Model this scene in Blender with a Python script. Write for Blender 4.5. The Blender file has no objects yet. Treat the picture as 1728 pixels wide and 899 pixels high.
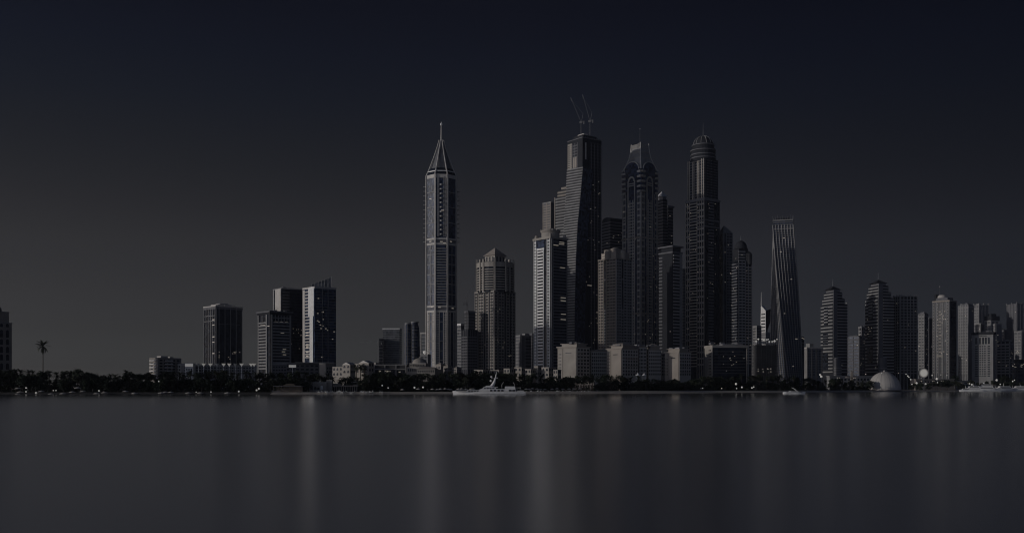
import bpy, math, random
from math import sin, cos, pi, radians, atan2, atan, sqrt
random.seed(7)
SC = bpy.context.scene
COL = SC.collection

# ------------------------------------------------------------------ camera, world, sun, exposure
HC = 4.4            # camera height above the water (m)
F = 1680.0          # focal length in photo pixels
HY = 654.0          # horizon row in the photo
cam_d = bpy.data.cameras.new('camera')
cam = bpy.data.objects.new('camera', cam_d); COL.objects.link(cam)
cam.location = (0, 0, HC); cam.rotation_euler = (radians(90), 0, 0)
cam_d.sensor_width = 36; cam_d.lens = 35.0
cam_d.shift_y = (HY-449.5)/1728.0
cam_d.clip_start = 0.5; cam_d.clip_end = 60000
SC.camera = cam

SUN_AZ = 256.0      # clockwise from +Y (from the left and a little behind the camera)
SUN_EL = 9.0
w = bpy.data.worlds.new('World'); SC.world = w; w.use_nodes = True
nt = w.node_tree; nt.nodes.clear()
sky = nt.nodes.new('ShaderNodeTexSky'); sky.sky_type = 'NISHITA'; sky.sun_disc = False
sky.sun_elevation = radians(SUN_EL); sky.sun_rotation = radians(SUN_AZ)
sky.altitude = 0; sky.air_density = 1.0; sky.dust_density = 1.0; sky.ozone_density = 2.0
hsv = nt.nodes.new('ShaderNodeHueSaturation'); hsv.inputs['Saturation'].default_value = 0.55
# dusk grading of the sky by direction: it fades upwards and away from the glow on the left
tcw = nt.nodes.new('ShaderNodeTexCoord'); sxyz = nt.nodes.new('ShaderNodeSeparateXYZ'); nt.links.new(tcw.outputs['Generated'], sxyz.inputs[0])
def wramp(src, lo, hi, stops, div):
    mr = nt.nodes.new('ShaderNodeMapRange'); mr.inputs['From Min'].default_value = lo; mr.inputs['From Max'].default_value = hi
    r = nt.nodes.new('ShaderNodeValToRGB'); nt.links.new(src, mr.inputs['Value']); nt.links.new(mr.outputs[0], r.inputs[0])
    e = r.color_ramp.elements
    while len(e) < len(stops): e.new(0.5)
    for k, (p, c) in enumerate(stops):
        e[k].position = (p-lo)/(hi-lo); e[k].color = tuple(v/div for v in c)+(1,)
    return r.outputs[0]
zr = wramp(sxyz.outputs['Z'], 0.0, 1.0, [(0, (0.9, 0.96, 1.25)), (0.02, (0.56, 0.59, 0.80)), (0.056, (0.44, 0.41, 0.507)), (0.091, (0.422, 0.364, 0.41)), (0.138, (0.377, 0.312, 0.324)), (0.172, (0.306, 0.251, 0.264)), (0.206, (0.243, 0.21, 0.228)), (0.239, (0.197, 0.18, 0.212)), (0.2715, (0.158, 0.158, 0.211)), (0.313, (0.125, 0.129, 0.199)), (0.353, (0.105, 0.103, 0.167)), (0.5, (0.13, 0.13, 0.175)), (1, (0.15, 0.15, 0.19))], 2.0)
xr = wramp(sxyz.outputs['X'], -1.0, 1.0, [(-1, (1.9,1.87,1.75)), (-.47, (1.24,1.24,1.2)), (0, (1,1,1)), (.25, (.64,.67,.74)), (.47, (.35,.39,.47)), (1, (.28,.31,.38))], 2.0)
def wmul(a_, b_, k=False):
    m = nt.nodes.new('ShaderNodeMix'); m.data_type = 'RGBA'; m.blend_type = 'MULTIPLY'; m.inputs[0].default_value = 1.0
    nt.links.new(a_, m.inputs[6]); nt.links.new(b_, m.inputs[7]); return m.outputs[2]
bg = nt.nodes.new('ShaderNodeBackground'); bg.inputs[1].default_value = 0.10*4
wo = nt.nodes.new('ShaderNodeOutputWorld')
nt.links.new(sky.outputs[0], hsv.inputs['Color'])
yr = wramp(sxyz.outputs['Y'], -1.0, 1.0, [(-1, (3.3,4.0,4.9)), (-.35, (2.9,3.6,4.4)), (.15, (1,1,1)), (1, (1,1,1))], 7.0)  # added brightening of the unseen sky behind the camera, fill for facing walls
bg.inputs[1].default_value = 0.10*4*7
nt.links.new(wmul(wmul(wmul(hsv.outputs[0], zr), xr), yr), bg.inputs[0]); nt.links.new(bg.outputs[0], wo.inputs[0])

sd = bpy.data.lights.new('sun', 'SUN'); sun = bpy.data.objects.new('sun', sd); COL.objects.link(sun)
sd.energy = 3.5; sd.angle = radians(0.6); sd.color = (1.0, 0.95, 0.90)
from mathutils import Vector, Matrix
az = radians(SUN_AZ); el = radians(SUN_EL)
to_sun = Vector((sin(az)*cos(el), cos(az)*cos(el), sin(el)))
sun.rotation_euler = to_sun.to_track_quat('Z', 'Y').to_euler()

vs = SC.view_settings
SC.display_settings.display_device = 'sRGB'
vs.view_transform = 'Standard'; vs.look = 'None'; vs.exposure = -2.0; vs.gamma = 1; vs.use_curve_mapping = False
SC.render.engine = 'CYCLES'
SC.cycles.max_bounces = 5; SC.cycles.diffuse_bounces = 2; SC.cycles.glossy_bounces = 3
SC.cycles.volume_bounces = 0; SC.cycles.sample_clamp_indirect = 3.0
SC.cycles.use_denoising = True
SC.cycles.pixel_filter_type = 'BLACKMAN_HARRIS'; SC.cycles.filter_width = 1.05

# ------------------------------------------------------------------ materials
def mat(name, col, rough=0.8, metal=0.0, spec=0.5, var=0.12, scale=0.08, emit=None, estr=0.0, bump=0.0):
    m = bpy.data.materials.new(name); m.use_nodes = True
    n = m.node_tree.nodes; l = m.node_tree.links
    b = n['Principled BSDF']
    b.inputs['Roughness'].default_value = rough; b.inputs['Metallic'].default_value = metal
    b.inputs['Specular IOR Level'].default_value = spec
    tc = n.new('ShaderNodeTexCoord'); nz = n.new('ShaderNodeTexNoise')
    nz.inputs['Scale'].default_value = scale; nz.inputs['Detail'].default_value = 6
    l.new(tc.outputs['Object'], nz.inputs['Vector'])
    cr = n.new('ShaderNodeValToRGB')
    cr.color_ramp.elements[0].position = 0.3; cr.color_ramp.elements[1].position = 0.7
    cr.color_ramp.elements[0].color = tuple(max(0, c*(1-var)) for c in col)+(1,)
    cr.color_ramp.elements[1].color = tuple(min(1, c*(1+var)) for c in col)+(1,)
    l.new(nz.outputs['Fac'], cr.inputs[0]); l.new(cr.outputs[0], b.inputs['Base Color'])
    if bump > 0:
        bm = n.new('ShaderNodeBump'); bm.inputs['Strength'].default_value = bump; bm.inputs['Distance'].default_value = 0.5
        l.new(nz.outputs['Fac'], bm.inputs['Height']); l.new(bm.outputs[0], b.inputs['Normal'])
    if emit:
        b.inputs['Emission Color'].default_value = tuple(emit)+(1,); b.inputs['Emission Strength'].default_value = estr
    return m
def glass(name, col, rough=0.22, cell=3.4, var=0.6, spec=0.22):
    """curtain wall: panes that differ a little in tint and tilt"""
    m = bpy.data.materials.new(name); m.use_nodes = True
    n = m.node_tree.nodes; l = m.node_tree.links; b = n['Principled BSDF']
    b.inputs['Roughness'].default_value = rough; b.inputs['Specular IOR Level'].default_value = spec
    tc = n.new('ShaderNodeTexCoord'); vo = n.new('ShaderNodeTexVoronoi'); vo.distance = 'CHEBYCHEV'
    vo.inputs['Randomness'].default_value = 0.0; vo.inputs['Scale'].default_value = 1.0/cell
    l.new(tc.outputs['Object'], vo.inputs['Vector'])
    cr = n.new('ShaderNodeValToRGB')
    cr.color_ramp.elements[0].color = tuple(c*(1-var) for c in col)+(1,)
    cr.color_ramp.elements[1].color = tuple(c*(1+2*var) for c in col)+(1,)
    sep = n.new('ShaderNodeSeparateColor'); l.new(vo.outputs['Color'], sep.inputs[0])
    l.new(sep.outputs[0], cr.inputs[0]); l.new(cr.outputs[0], b.inputs['Base Color'])
    bm = n.new('ShaderNodeBump'); bm.inputs['Strength'].default_value = 0.10; bm.inputs['Distance'].default_value = 0.3
    l.new(sep.outputs[1], bm.inputs['Height']); l.new(bm.outputs[0], b.inputs['Normal'])
    return m
M = {}
M['pale']  = mat('pale_render', (.56, .53, .49), .75)
M['white'] = mat('white_paint', (.76, .75, .72), .5, scale=.3)
M['sand']  = mat('sandstone', (.34, .30, .26), .85)
M['beige'] = mat('beige_stone', (.36, .33, .29), .85, var=.18)
M['grey']  = mat('grey_concrete', (.30, .295, .29), .85, var=.2)
M['mid']   = mat('grey_cladding', (.17, .17, .18), .85, spec=.15)
M['dark']  = mat('dark_metal', (.035, .037, .043), .85, spec=.12)
M['blackc']= mat('dark_concrete', (.07, .07, .072), .9, var=.3)
M['brown'] = mat('brown_cladding', (.12, .10, .09), .6)
M['steel'] = mat('brushed_steel', (.42, .43, .45), .35, metal=.7)
M['glass'] = glass('dark_glass', (.014, .017, .024))
M['blue']  = glass('blue_glass', (.028, .038, .065))
M['lglass']= glass('pale_glass', (.11, .115, .125), rough=.18, var=.3)
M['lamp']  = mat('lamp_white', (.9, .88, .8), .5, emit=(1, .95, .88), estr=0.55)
M['win']   = mat('lit_window', (.5, .45, .4), .5, emit=(1, .88, .72), estr=0.55)
M['flood'] = mat('floodlight_glow', (.9, .88, .8), .5, emit=(1, .95, .88), estr=1.0)
def flood_mat():  # emission fades outwards to imitate the soft glow around the lamp
    m = bpy.data.materials.new('floodlight_glow'); m.use_nodes = True
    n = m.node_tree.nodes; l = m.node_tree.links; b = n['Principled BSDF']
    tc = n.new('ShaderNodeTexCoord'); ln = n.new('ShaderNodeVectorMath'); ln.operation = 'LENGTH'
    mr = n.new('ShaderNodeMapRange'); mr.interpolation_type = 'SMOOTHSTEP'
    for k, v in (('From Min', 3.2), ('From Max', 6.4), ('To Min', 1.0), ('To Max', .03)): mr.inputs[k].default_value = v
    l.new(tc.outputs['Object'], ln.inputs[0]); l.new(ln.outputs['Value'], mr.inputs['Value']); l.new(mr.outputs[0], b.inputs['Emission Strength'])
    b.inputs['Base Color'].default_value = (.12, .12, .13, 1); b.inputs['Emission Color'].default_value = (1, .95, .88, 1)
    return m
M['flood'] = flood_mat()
M['leaf']  = mat('leaf_green', (.028, .038, .024), .8, spec=.15, var=.5, scale=.9)
M['leaf2'] = mat('leaf_olive', (.036, .042, .028), .85, spec=.15, var=.5, scale=.9)
M['palm']  = mat('palm_frond', (.04, .048, .03), .75, spec=.2, var=.4, scale=.9)
M['bark']  = mat('bark', (.09, .07, .055), .95, var=.3, scale=2)
M['beach'] = mat('beach_sand', (.54, .49, .42), .95, var=.15, scale=.05, bump=.3)
M['earth'] = mat('ground_earth', (.14, .125, .10), .95, var=.25, scale=.02)
M['dark_shore']  = mat('dark_shore', (.045, .044, .042), .9, var=.4, scale=.5)
M['thatch']= mat('thatch', (.12, .10, .075), .95, var=.3, scale=1)
M['cloth'] = mat('parasol_cloth', (.62, .58, .52), .9, scale=.6)
M['skin']  = mat('skin', (.35, .22, .15), .6)

def water_mat():
    m = bpy.data.materials.new('calm_water'); m.use_nodes = True
    n = m.node_tree.nodes; l = m.node_tree.links; b = n['Principled BSDF']
    b.inputs['Base Color'].default_value = (.96, .96, .97, 1); b.inputs['Metallic'].default_value = 1.0
    b.inputs['Roughness'].default_value = 0.25; b.inputs['IOR'].default_value = 1.33
    tc = n.new('ShaderNodeTexCoord'); mp = n.new('ShaderNodeMapping'); mp.inputs['Scale'].default_value = (.02, .05, 1)
    nz = n.new('ShaderNodeTexNoise'); nz.inputs['Scale'].default_value = 1; nz.inputs['Detail'].default_value = 3
    l.new(tc.outputs['Object'], mp.inputs[0]); l.new(mp.outputs[0], nz.inputs['Vector'])
    # sheltered and mirror smooth under the far shore, ruffled towards the open water
    sp = n.new('ShaderNodeSeparateXYZ'); l.new(tc.outputs['Object'], sp.inputs[0])
    mr = n.new('ShaderNodeMapRange'); mr.interpolation_type = 'SMOOTHSTEP'
    for k, v in (('From Min', 110), ('From Max', 600), ('To Min', .26), ('To Max', .10)): mr.inputs[k].default_value = v
    l.new(sp.outputs['Y'], mr.inputs['Value']); l.new(mr.outputs[0], b.inputs['Roughness'])
    bm = n.new('ShaderNodeBump'); bm.inputs['Strength'].default_value = .03; bm.inputs['Distance'].default_value = .3
    l.new(nz.outputs['Fac'], bm.inputs['Height']); l.new(bm.outputs[0], b.inputs['Normal'])
    return m
M['water'] = water_mat()

# ------------------------------------------------------------------ mesh helpers
class MB:
    def __init__(s): s.v = []; s.f = []
    def add(s, vs_, fs):
        o = len(s.v); s.v += [tuple(p) for p in vs_]; s.f += [tuple(i+o for i in q) for q in fs]; return s
    def box(s, x0, x1, y0, y1, z0, z1):
        return s.add([(x0,y0,z0),(x1,y0,z0),(x1,y1,z0),(x0,y1,z0),(x0,y0,z1),(x1,y0,z1),(x1,y1,z1),(x0,y1,z1)],
                     [(0,3,2,1),(4,5,6,7),(0,1,5,4),(1,2,6,5),(2,3,7,6),(3,0,4,7)])
    def loft(s, rings, cap=True):
        n = len(rings[0]); o = len(s.v)
        for r in rings: s.v += [tuple(p) for p in r]
        for k in range(len(rings)-1):
            for i in range(n):
                j = (i+1) % n
                s.f.append((o+k*n+i, o+k*n+j, o+(k+1)*n+j, o+(k+1)*n+i))
        if cap:
            s.f.append(tuple(o+i for i in range(n))[::-1]); s.f.append(tuple(o+(len(rings)-1)*n+i for i in range(n)))
        return s
    def prism(s, poly, z0, z1): return s.loft([[(x,y,z0) for x,y in poly], [(x,y,z1) for x,y in poly]])
    def lathe(s, prof, cx=0, cy=0, n=20, a0=0.0, sx=1, sy=1):
        return s.loft([[(cx+sx*r*cos(a0+2*pi*i/n), cy+sy*r*sin(a0+2*pi*i/n), z) for i in range(n)] for r, z in prof])
    def tube(s, p, q, r0, r1=None, n=6):
        r1 = r0 if r1 is None else r1
        p = Vector(p); q = Vector(q); d = (q-p).normalized()
        u = d.orthogonal().normalized(); v_ = d.cross(u)
        return s.loft([[p+(u*cos(2*pi*i/n)+v_*sin(2*pi*i/n))*r0 for i in range(n)], [q+(u*cos(2*pi*i/n)+v_*sin(2*pi*i/n))*r1 for i in range(n)]])
    def path(s, pts, r, n=5):
        rs = r if isinstance(r, (list, tuple)) else [r]*len(pts)
        rings = []
        for k, p in enumerate(pts):
            a = Vector(pts[max(0, k-1)]); b = Vector(pts[min(len(pts)-1, k+1)]); d = (b-a).normalized()
            u = d.cross(Vector((.13, .97, .2))).normalized(); v_ = d.cross(u)
            rings.append([Vector(p)+(u*cos(2*pi*i/n)+v_*sin(2*pi*i/n))*rs[k] for i in range(n)])
        return s.loft(rings)
    def mesh(s, name, m):
        me = bpy.data.meshes.new(name); me.from_pydata(s.v, [], s.f); me.update()
        me.materials.append(M[m] if isinstance(m, str) else m); return me
    def build(s, name, m, parent=None, loc=(0,0,0)):
        return link(name, s.mesh(name, m), parent, loc)
def link(name, me, parent=None, loc=(0,0,0), rz=0.0):
    o = bpy.data.objects.new(name, me); COL.objects.link(o); o.parent = parent
    o.location = loc; o.rotation_euler = (0, 0, rz); return o
def empty(name, loc, rz=0.0):
    o = bpy.data.objects.new(name, None); COL.objects.link(o); o.location = loc; o.rotation_euler = (0,0,rz)
    o.empty_display_size = 1; return o
def tag(o, label, cat, group=None):
    o['label'] = label; o['category'] = cat
    if group: o['group'] = group
    return o
def struct(o, kind='structure', label=None):
    o['kind'] = kind
    if label: o['label'] = label
    return o
def X(x, D): return (x-864.0)/F*D
def Z(y, D): return HC+(HY-y)/F*D
def copy_tree(o, parent=None):
    c = o.copy(); COL.objects.link(c); c.parent = parent
    for ch in list(o.children): copy_tree(ch, c)
    return c

GZ = 1.2   # ground level inland

# ------------------------------------------------------------------ building frame
class Bld:
    """two visible faces: L runs from photo column x0 to the near corner xe, R from xe to x1"""
    def __init__(s, name, label, cat, x0, xe, x1, D, th=None, group=None, depth=None, zb=GZ):
        s.D = D; s.mpp = D/F
        k0, ke, k1 = [(x-864.0)/F for x in (x0, xe, x1)]
        al = atan(ke)
        two = x1 > xe+1.5
        if not two: th = al-radians(1)
        elif th is None: th = atan2(max(x1-xe, 4), max(xe-x0, 4))+al
        else: th = radians(th)+al
        if two: th = min(max(th, al+radians(7), radians(-35)), radians(80))
        s.th = th
        Xc = ke*D
        s.w = max(2, (Xc-k0*D)/(cos(th)+k0*sin(th)))
        s.d = max(2, (k1*D-Xc)/max(.05, sin(th)-k1*cos(th))) if two else (depth or s.w)
        s.root = tag(empty(name, (Xc, D, zb), -th), label, cat, group); s.zb = zb
        s.cache = {}
    def z(s, y): return Z(y, s.D)-s.zb
    def box(s, name, m, u0, u1, v0, v1, ya, yb, o=0.0, parent=None):
        """u: 0..1 along L (left to corner), v: 0..1 depth; ya top row, yb bottom row (None = ground)"""
        x0, x1 = -s.w+u0*s.w-o, -s.w+u1*s.w+o
        z0 = 0 if yb is None else s.z(yb)
        return MB().box(x0, x1, v0*s.d-o, v1*s.d+o, z0, s.z(ya)).build(name, m, parent or s.root)
    def core(s, m, ya, yb=None, o=0.0, name='core'): return s.box(name, m, 0, 1, 0, 1, ya, yb, o)
    def _rep(s, name, me, zs, parent=None):
        for zz in zs: link(name, me, parent or s.root, (0, 0, zz))
    def rings(s, m, ya, yb, pitch, th, o, name='floor_slab', u=(0,1), v=(0,1)):
        """floor slabs that wrap the volume; pitch in photo px, th fraction of the pitch"""
        pitch *= 1.12; n = max(1, int(round((yb-ya)/pitch))); h = (yb-ya)*s.mpp/n
        me = MB().box(-s.w+u[0]*s.w-o, -s.w+u[1]*s.w+o, v[0]*s.d-o, v[1]*s.d+o, 0, h*th).mesh(name, m)
        s._rep(name, me, [s.z(yb)+h*k+h*(1-th)*.5 for k in range(n)])
    def slabs(s, face, s0, s1, m, ya, yb, pitch, th, o, name='balcony_slab', din=.15):
        pitch *= 1.12; n = max(1, int(round((yb-ya)/pitch))); h = (yb-ya)*s.mpp/n
        s0 = max(s0, .004); s1 = min(s1, .996)
        if face == 'L': b = (-s.w+s0*s.w, -s.w+s1*s.w, -o, din)
        else: b = (-din, o, s0*s.d, s1*s.d)
        me = MB().box(*b, 0, h*th).mesh(name, m)
        s._rep(name, me, [s.z(yb)+h*k+h*(1-th)*.5 for k in range(n)])
    def piers(s, face, ss, wid, m, ya, yb, o, name='pier'):
        z0 = 0 if yb is None else s.z(yb)
        hh = wid*s.mpp/2
        for t in ss:
            if face == 'L': c = -s.w+t*s.w; b = (max(c-hh, -s.w+.01), min(c+hh, -.01), -o, .2)
            else: c = t*s.d; b = (-.2, o, max(c-hh, .01), min(c+hh, s.d-.01))
            MB().box(*b, z0, s.z(ya)).build(name, m, s.root)
    def panel(s, face, s0, s1, m, ya, yb, o, name='panel', din=.25):
        z0 = 0 if yb is None else s.z(yb)
        s0 = max(s0, .003); s1 = min(s1, .997)
        if face == 'L': b = (-s.w+s0*s.w, -s.w+s1*s.w, -o, din)
        else: b = (-din, o, s0*s.d, s1*s.d)
        return MB().box(*b, z0, s.z(ya)).build(name, m, s.root)
    def lights(s, n, ya, yb, faces='LR', o=.6, size=1.3, rnd=None, name='lit_window'):
        r = rnd or random
        me = {}
        for f in 'LR':
            q = size*s.mpp
            me[f] = (MB().box(-q*.7, q*.7, -.15, .15, -q*.4, q*.4) if f == 'L' else MB().box(-.15, .15, -q*.7, q*.7, -q*.4, q*.4)).mesh(name, 'win')
        for k in range(int(n*2)):
            f = r.choice(faces); t = r.uniform(.1, .9); zz = s.z(r.uniform(ya, yb))
            loc = (-s.w+t*s.w, -o, zz) if f == 'L' else (o, t*s.d, zz)
            link(name, me[f], s.root, loc)
    def windows(s, face, s0, s1, nx, ya, yb, ny, fw=.5, fh=.55, m='glass', o=.08, skip=0.0, name='window'):
        W = s.w if face == 'L' else s.d
        cw = (s1-s0)*W/nx; z0 = s.z(yb); ch = (s.z(ya)-z0)/ny
        if face == 'L': me = MB().box(-cw*fw/2, cw*fw/2, -o, .2, -ch*fh/2, ch*fh/2).mesh(name, m)
        else: me = MB().box(-.2, o, -cw*fw/2, cw*fw/2, -ch*fh/2, ch*fh/2).mesh(name, m)
        for i in range(nx):
            for j in range(ny):
                if random.random() < skip: continue
                c = s0*W+cw*(i+.5); zz = z0+ch*(j+.5)
                link(name, me, s.root, (-s.w+c, 0, zz) if face == 'L' else (0, c, zz))
    def clutter(s, y, n, hmax=3.0, m='mid', u=(.1, .9), v=(.1, .9)):
        for k in range(n):
            cu, cv = random.uniform(*u), random.uniform(*v); q = random.uniform(1.2, 3.2); q2 = random.uniform(1.2, 2.6); hh = random.uniform(.35, 1)*hmax
            x, yy, z0 = -s.w+cu*s.w, cv*s.d, s.z(y)-.3
            MB().box(x-q, x+q, yy-q2, yy+q2, z0, z0+hh).build('roof_unit', random.choice((m, 'grey', 'mid')), s.root)
    def mast(s, u, v, ya, yb, r=.35, name='mast', tip=None):
        x, y = -s.w+u*s.w, v*s.d
        o = MB().path([(x, y, s.z(yb)), (x, y, (s.z(ya)+s.z(yb))/2), (x, y, s.z(ya))], [r, r*.7, r*.35]).build(name, 'mid', s.root)
        if tip: MB().lathe([(.01, s.z(ya)-tip), (tip*.8, s.z(ya)-tip*.4), (tip*.8, s.z(ya)+tip*.4), (.01, s.z(ya)+tip)], x, y, 10).build('finial', 'pale', o)
        return o
def lin(n, a=.04, b=.96): return [a+(b-a)*i/(n-1) for i in range(n)] if n > 1 else [(a+b)/2]

# ------------------------------------------------------------------ the setting: water, land, beach
def build_setting():
    m = MB(); m.add([(-30000,-400,0),(30000,-400,0),(30000,30000,0),(-30000,30000,0)], [(0,1,2,3)])
    struct(m.build('water', 'water'))
    shore = [(-900, 690, 8), (-300, 692, 8), (0, 698, 8), (300, 698, 8), (455, 697, 12), (560, 700, 22), (700, 712, 22), (880, 735, 32), (1000, 765, 40),
             (1100, 800, 44), (1190, 850, 46), (1330, 930, 40), (1480, 1080, 30), (1600, 1220, 16), (1728, 1330, 16), (2100, 1600, 16), (3000, 2400, 16)]
    # resample and roughen the shoreline
    pts = []
    for k in range(len(shore)-1):
        a, b = shore[k], shore[k+1]
        n = 10
        for i in range(n):
            t = i/n; pts.append((a[0]+(b[0]-a[0])*t, a[1]+(b[1]-a[1])*t+random.uniform(-1.4, 1.4), a[2]+(b[2]-a[2])*t))
    pts.append(shore[-1])
    cut = min(range(len(pts)), key=lambda i: abs(pts[i][0]-458))
    for nm, mm, sub in (('shore_bank', 'dark_shore', pts[:cut+1]), ('beach', 'beach', pts[cut:])):  # left stretch of shore is darker than the sandy one
        v = []; f = []
        for x, D, wd in sub:
            q = .9*wd/44 if nm == 'beach' else 0
            for k, zz in ((0, -.3), (.2, .15+.3*q), (.55, .6+.8*q), (1, 1.0+q), (1.3, GZ)):
                v.append((X(x, D), D+wd*k, zz))
        for i in range(len(sub)-1):
            for k in range(4):
                f.append((i*5+k, (i+1)*5+k, (i+1)*5+k+1, i*5+k+1))
        struct(MB().add(v, f).build(nm, mm))
    v = []; f = []
    for x, D, wd in pts:
        v.append((X(x, D), D+wd*1.3, GZ)); v.append((X(x, D)*1.0, 30000, GZ))
    v[0] = (-30000, v[0][1], GZ); v[1] = (-30000, 30000, GZ); v[-2] = (30000, v[-2][1], GZ); v[-1] = (30000, 30000, GZ)
    for i in range(len(pts)-1): f.append((2*i, 2*i+2, 2*i+3, 2*i+1))
    struct(MB().add(v, f).build('ground', 'earth'))
    return pts
def build_haze():
    o = MB().box(-2600, 2600, -30, 3200, -3, 480).build('haze', 'dark_shore')
    m = bpy.data.materials.new('haze_air'); m.use_nodes = True; n = m.node_tree.nodes; n.clear()
    v = n.new('ShaderNodeVolumePrincipled'); out = n.new('ShaderNodeOutputMaterial')
    v.inputs['Color'].default_value = (.72, .76, .95, 1); v.inputs['Density'].default_value = 0.00002; v.inputs['Anisotropy'].default_value = 0.0
    m.node_tree.links.new(v.outputs[0], out.inputs['Volume'])
    o.data.materials.clear(); o.data.materials.append(m)
    o['kind'] = 'stuff'; o['label'] = 'thin pale evening haze over the bay'
build_haze()
SHORE = build_setting()
def shoreD(x):
    for a, b in zip(SHORE, SHORE[1:]):
        if a[0] <= x <= b[0]: return a[1]+(b[1]-a[1])*(x-a[0])/(b[0]-a[0]+1e-9), a[2]
    return 700, 8
# ------------------------------------------------------------------ left buildings
def domed_edge_tower():
    D = 1000
    b = Bld('domed_tower', 'domed tower with tall arched windows, cut off by the edge of the view', 'tower', -95, -62, 20, D, th=62)
    b.core('beige', 540, None, name='wall'); b.box('upper_wall', 'beige', .04, .97, .03, .95, 522, 540.2)
    b.box('cornice', 'grey', 0, 1, 0, 1, 540, 541.5, o=.5); b.box('roof_parapet', 'grey', .04, .97, .03, .95, 521, 522.2, o=.35)
    R = 15*b.mpp; zc = b.z(522)
    MB().lathe([(R, zc), (R*.97, zc+R*.35), (R*.8, zc+R*.68), (R*.5, zc+R*.92), (.05, zc+R)], -R*.9, (((-6-864)/F)*D-b.root.location.x)/(sin(b.th)-(-6-864)/F*cos(b.th)), 24).build('dome', 'mid', b.root)
    for yb, ya in [(548, 541.8), (566, 553), (579, 569), (593, 582), (606, 595.5), (622, 611)]:
        for c in (-54, -42, -30, -18, -7.5, 2.5, 12.5):
            k = (c-864)/F; Xc = b.root.location.x
            yy0 = (k*D-Xc)/(sin(b.th)-k*cos(b.th)); hw = 2.6*b.mpp
            z0, z1 = b.z(yb), b.z(ya)
            arch = [(-hw, z0), (hw, z0), (hw, z1-hw)]+[(hw*cos(a), z1-hw+hw*sin(a)) for a in [pi*k_/8 for k_ in range(1, 8)]]+[(-hw, z1-hw)]
            MB().loft([[(xx, yy0+p_[0], p_[1]) for p_ in arch] for xx in (-.2, .12)]).build('window', 'glass', b.root)
domed_edge_tower()

def apartment_house():
    b = Bld('apartment_house', 'low white apartment house with stacked balconies at the tree tops', 'building', 252, 266, 306, 1100, th=55)
    b.core('beige', 603, None, name='wall')
    b.box('stair_tower', 'pale', .3, .8, .2, .5, 600, 603.2, o=-.1); b.box('stair_tower', 'pale', .1, .6, .65, .8, 601, 603.1, o=-.1)
    b.windows('L', .08, .92, 2, 605, 640, 7, .6, .5); b.windows('R', .05, .95, 5, 605, 640, 7, .65, .5)
    b.slabs('R', .3, .62, 'white', 605, 640, 5, .3, 1.4)
    b.slabs('L', .1, .9, 'white', 605, 640, 5, .28, 1.2)
apartment_house()

def office_dark():
    b = Bld('office_tower', 'dark glass office block with thin pale vertical fins and a roof mast', 'tower', 344, 364, 409, 1300, th=62)
    b.core('glass', 517, None, name='glass_wall')
    b.piers('L', lin(6, .03, .97), 1.0, 'grey', 516.9, None, .5)
    b.piers('R', [.02, .12, .34, .55, .76, .98], 1.1, 'grey', 516.8, None, .5)
    b.rings('mid', 517, 521, 4, .95, .45, 'crown_band')
    b.box('parapet', 'pale', 0, 1, 0, 1, 515.2, 517, o=.8)
    b.box('plant_room', 'pale', .25, .8, .15, .75, 512, 515.3); b.box('plant_room', 'grey', .35, .7, .3, .6, 510, 512.1)
    for s_ in (.02, .34, .65, .98): b.panel('R', max(s_-.02, .01), min(s_+.02, .99), 'pale', 513.6, 515.4, .82, 'fin_cap')
    b.mast(.9, .2, 489, 512, .4); b.mast(.4, .7, 508, 513, .3)
    b.slabs('L', .05, .95, 'grey', 540, 542, 2, .5, .3); b.slabs('L', .05, .95, 'grey', 531, 533, 2, .5, .3)
    b.slabs('R', .1, .9, 'mid', 545, 547, 2, .4, .3)
    for yy in (538, 547, 567, 576, 595): b.panel('L', .72, .9, 'win', yy, yy+1.6, .35, 'lit_window')
    b.lights(5, 590, 606, 'R'); b.clutter(515.3, 7, 3.5, 'grey')
office_dark()

def office_striped():
    b = Bld('office_tower', 'striped office block under a thin overhanging roof slab', 'tower', 436, 456, 491, 1220, th=62)
    b.core('glass', 530, None, name='glass_wall')
    b.box('roof_slab', 'mid', 0, 1, 0, 1, 524, 526.5, o=2.2); b.box('roof_fascia', 'dark', 0, 1, 0, 1, 526.3, 530.1, o=1.0)
    b.panel('R', .03, .1, 'grey', 530, None, .9, 'pier'); b.panel('R', .93, .995, 'grey', 530, None, .9, 'pier')
    b.panel('L', .0, .06, 'grey', 530, None, .9, 'pier'); b.panel('L', .68, .76, 'grey', 530, None, .9, 'pier')
    b.slabs('R', .1, .93, 'grey', 541, 624, 4.6, .48, .7, 'spandrel'); b.slabs('L', .06, .68, 'grey', 541, 624, 4.6, .48, .7, 'spandrel')
    b.slabs('R', .1, .93, 'grey', 530, 541, 11, .14, .75, 'spandrel')
    b.piers('R', [.24, .38, .52, .66, .8], 1.2, 'grey', 531, 541, .72)
    b.piers('L', [.36], 1.4, 'grey', 531, 541, .72)
    for yy, s_ in ((542, .2), (542, .45), (542, .7), (560, .5), (588, .6), (592, .55), (597, .6)): b.panel('R', s_, s_+.16, 'win', yy, yy+1.1, .5, 'lit_window')
    b.clutter(524.1, 6, 2.5, 'dark'); b.panel('L', .78, .95, 'win', 549, 550.2, .4, 'lit_window'); b.panel('L', .2, .6, 'win', 547, 548, .5, 'lit_window')
office_striped()

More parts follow.
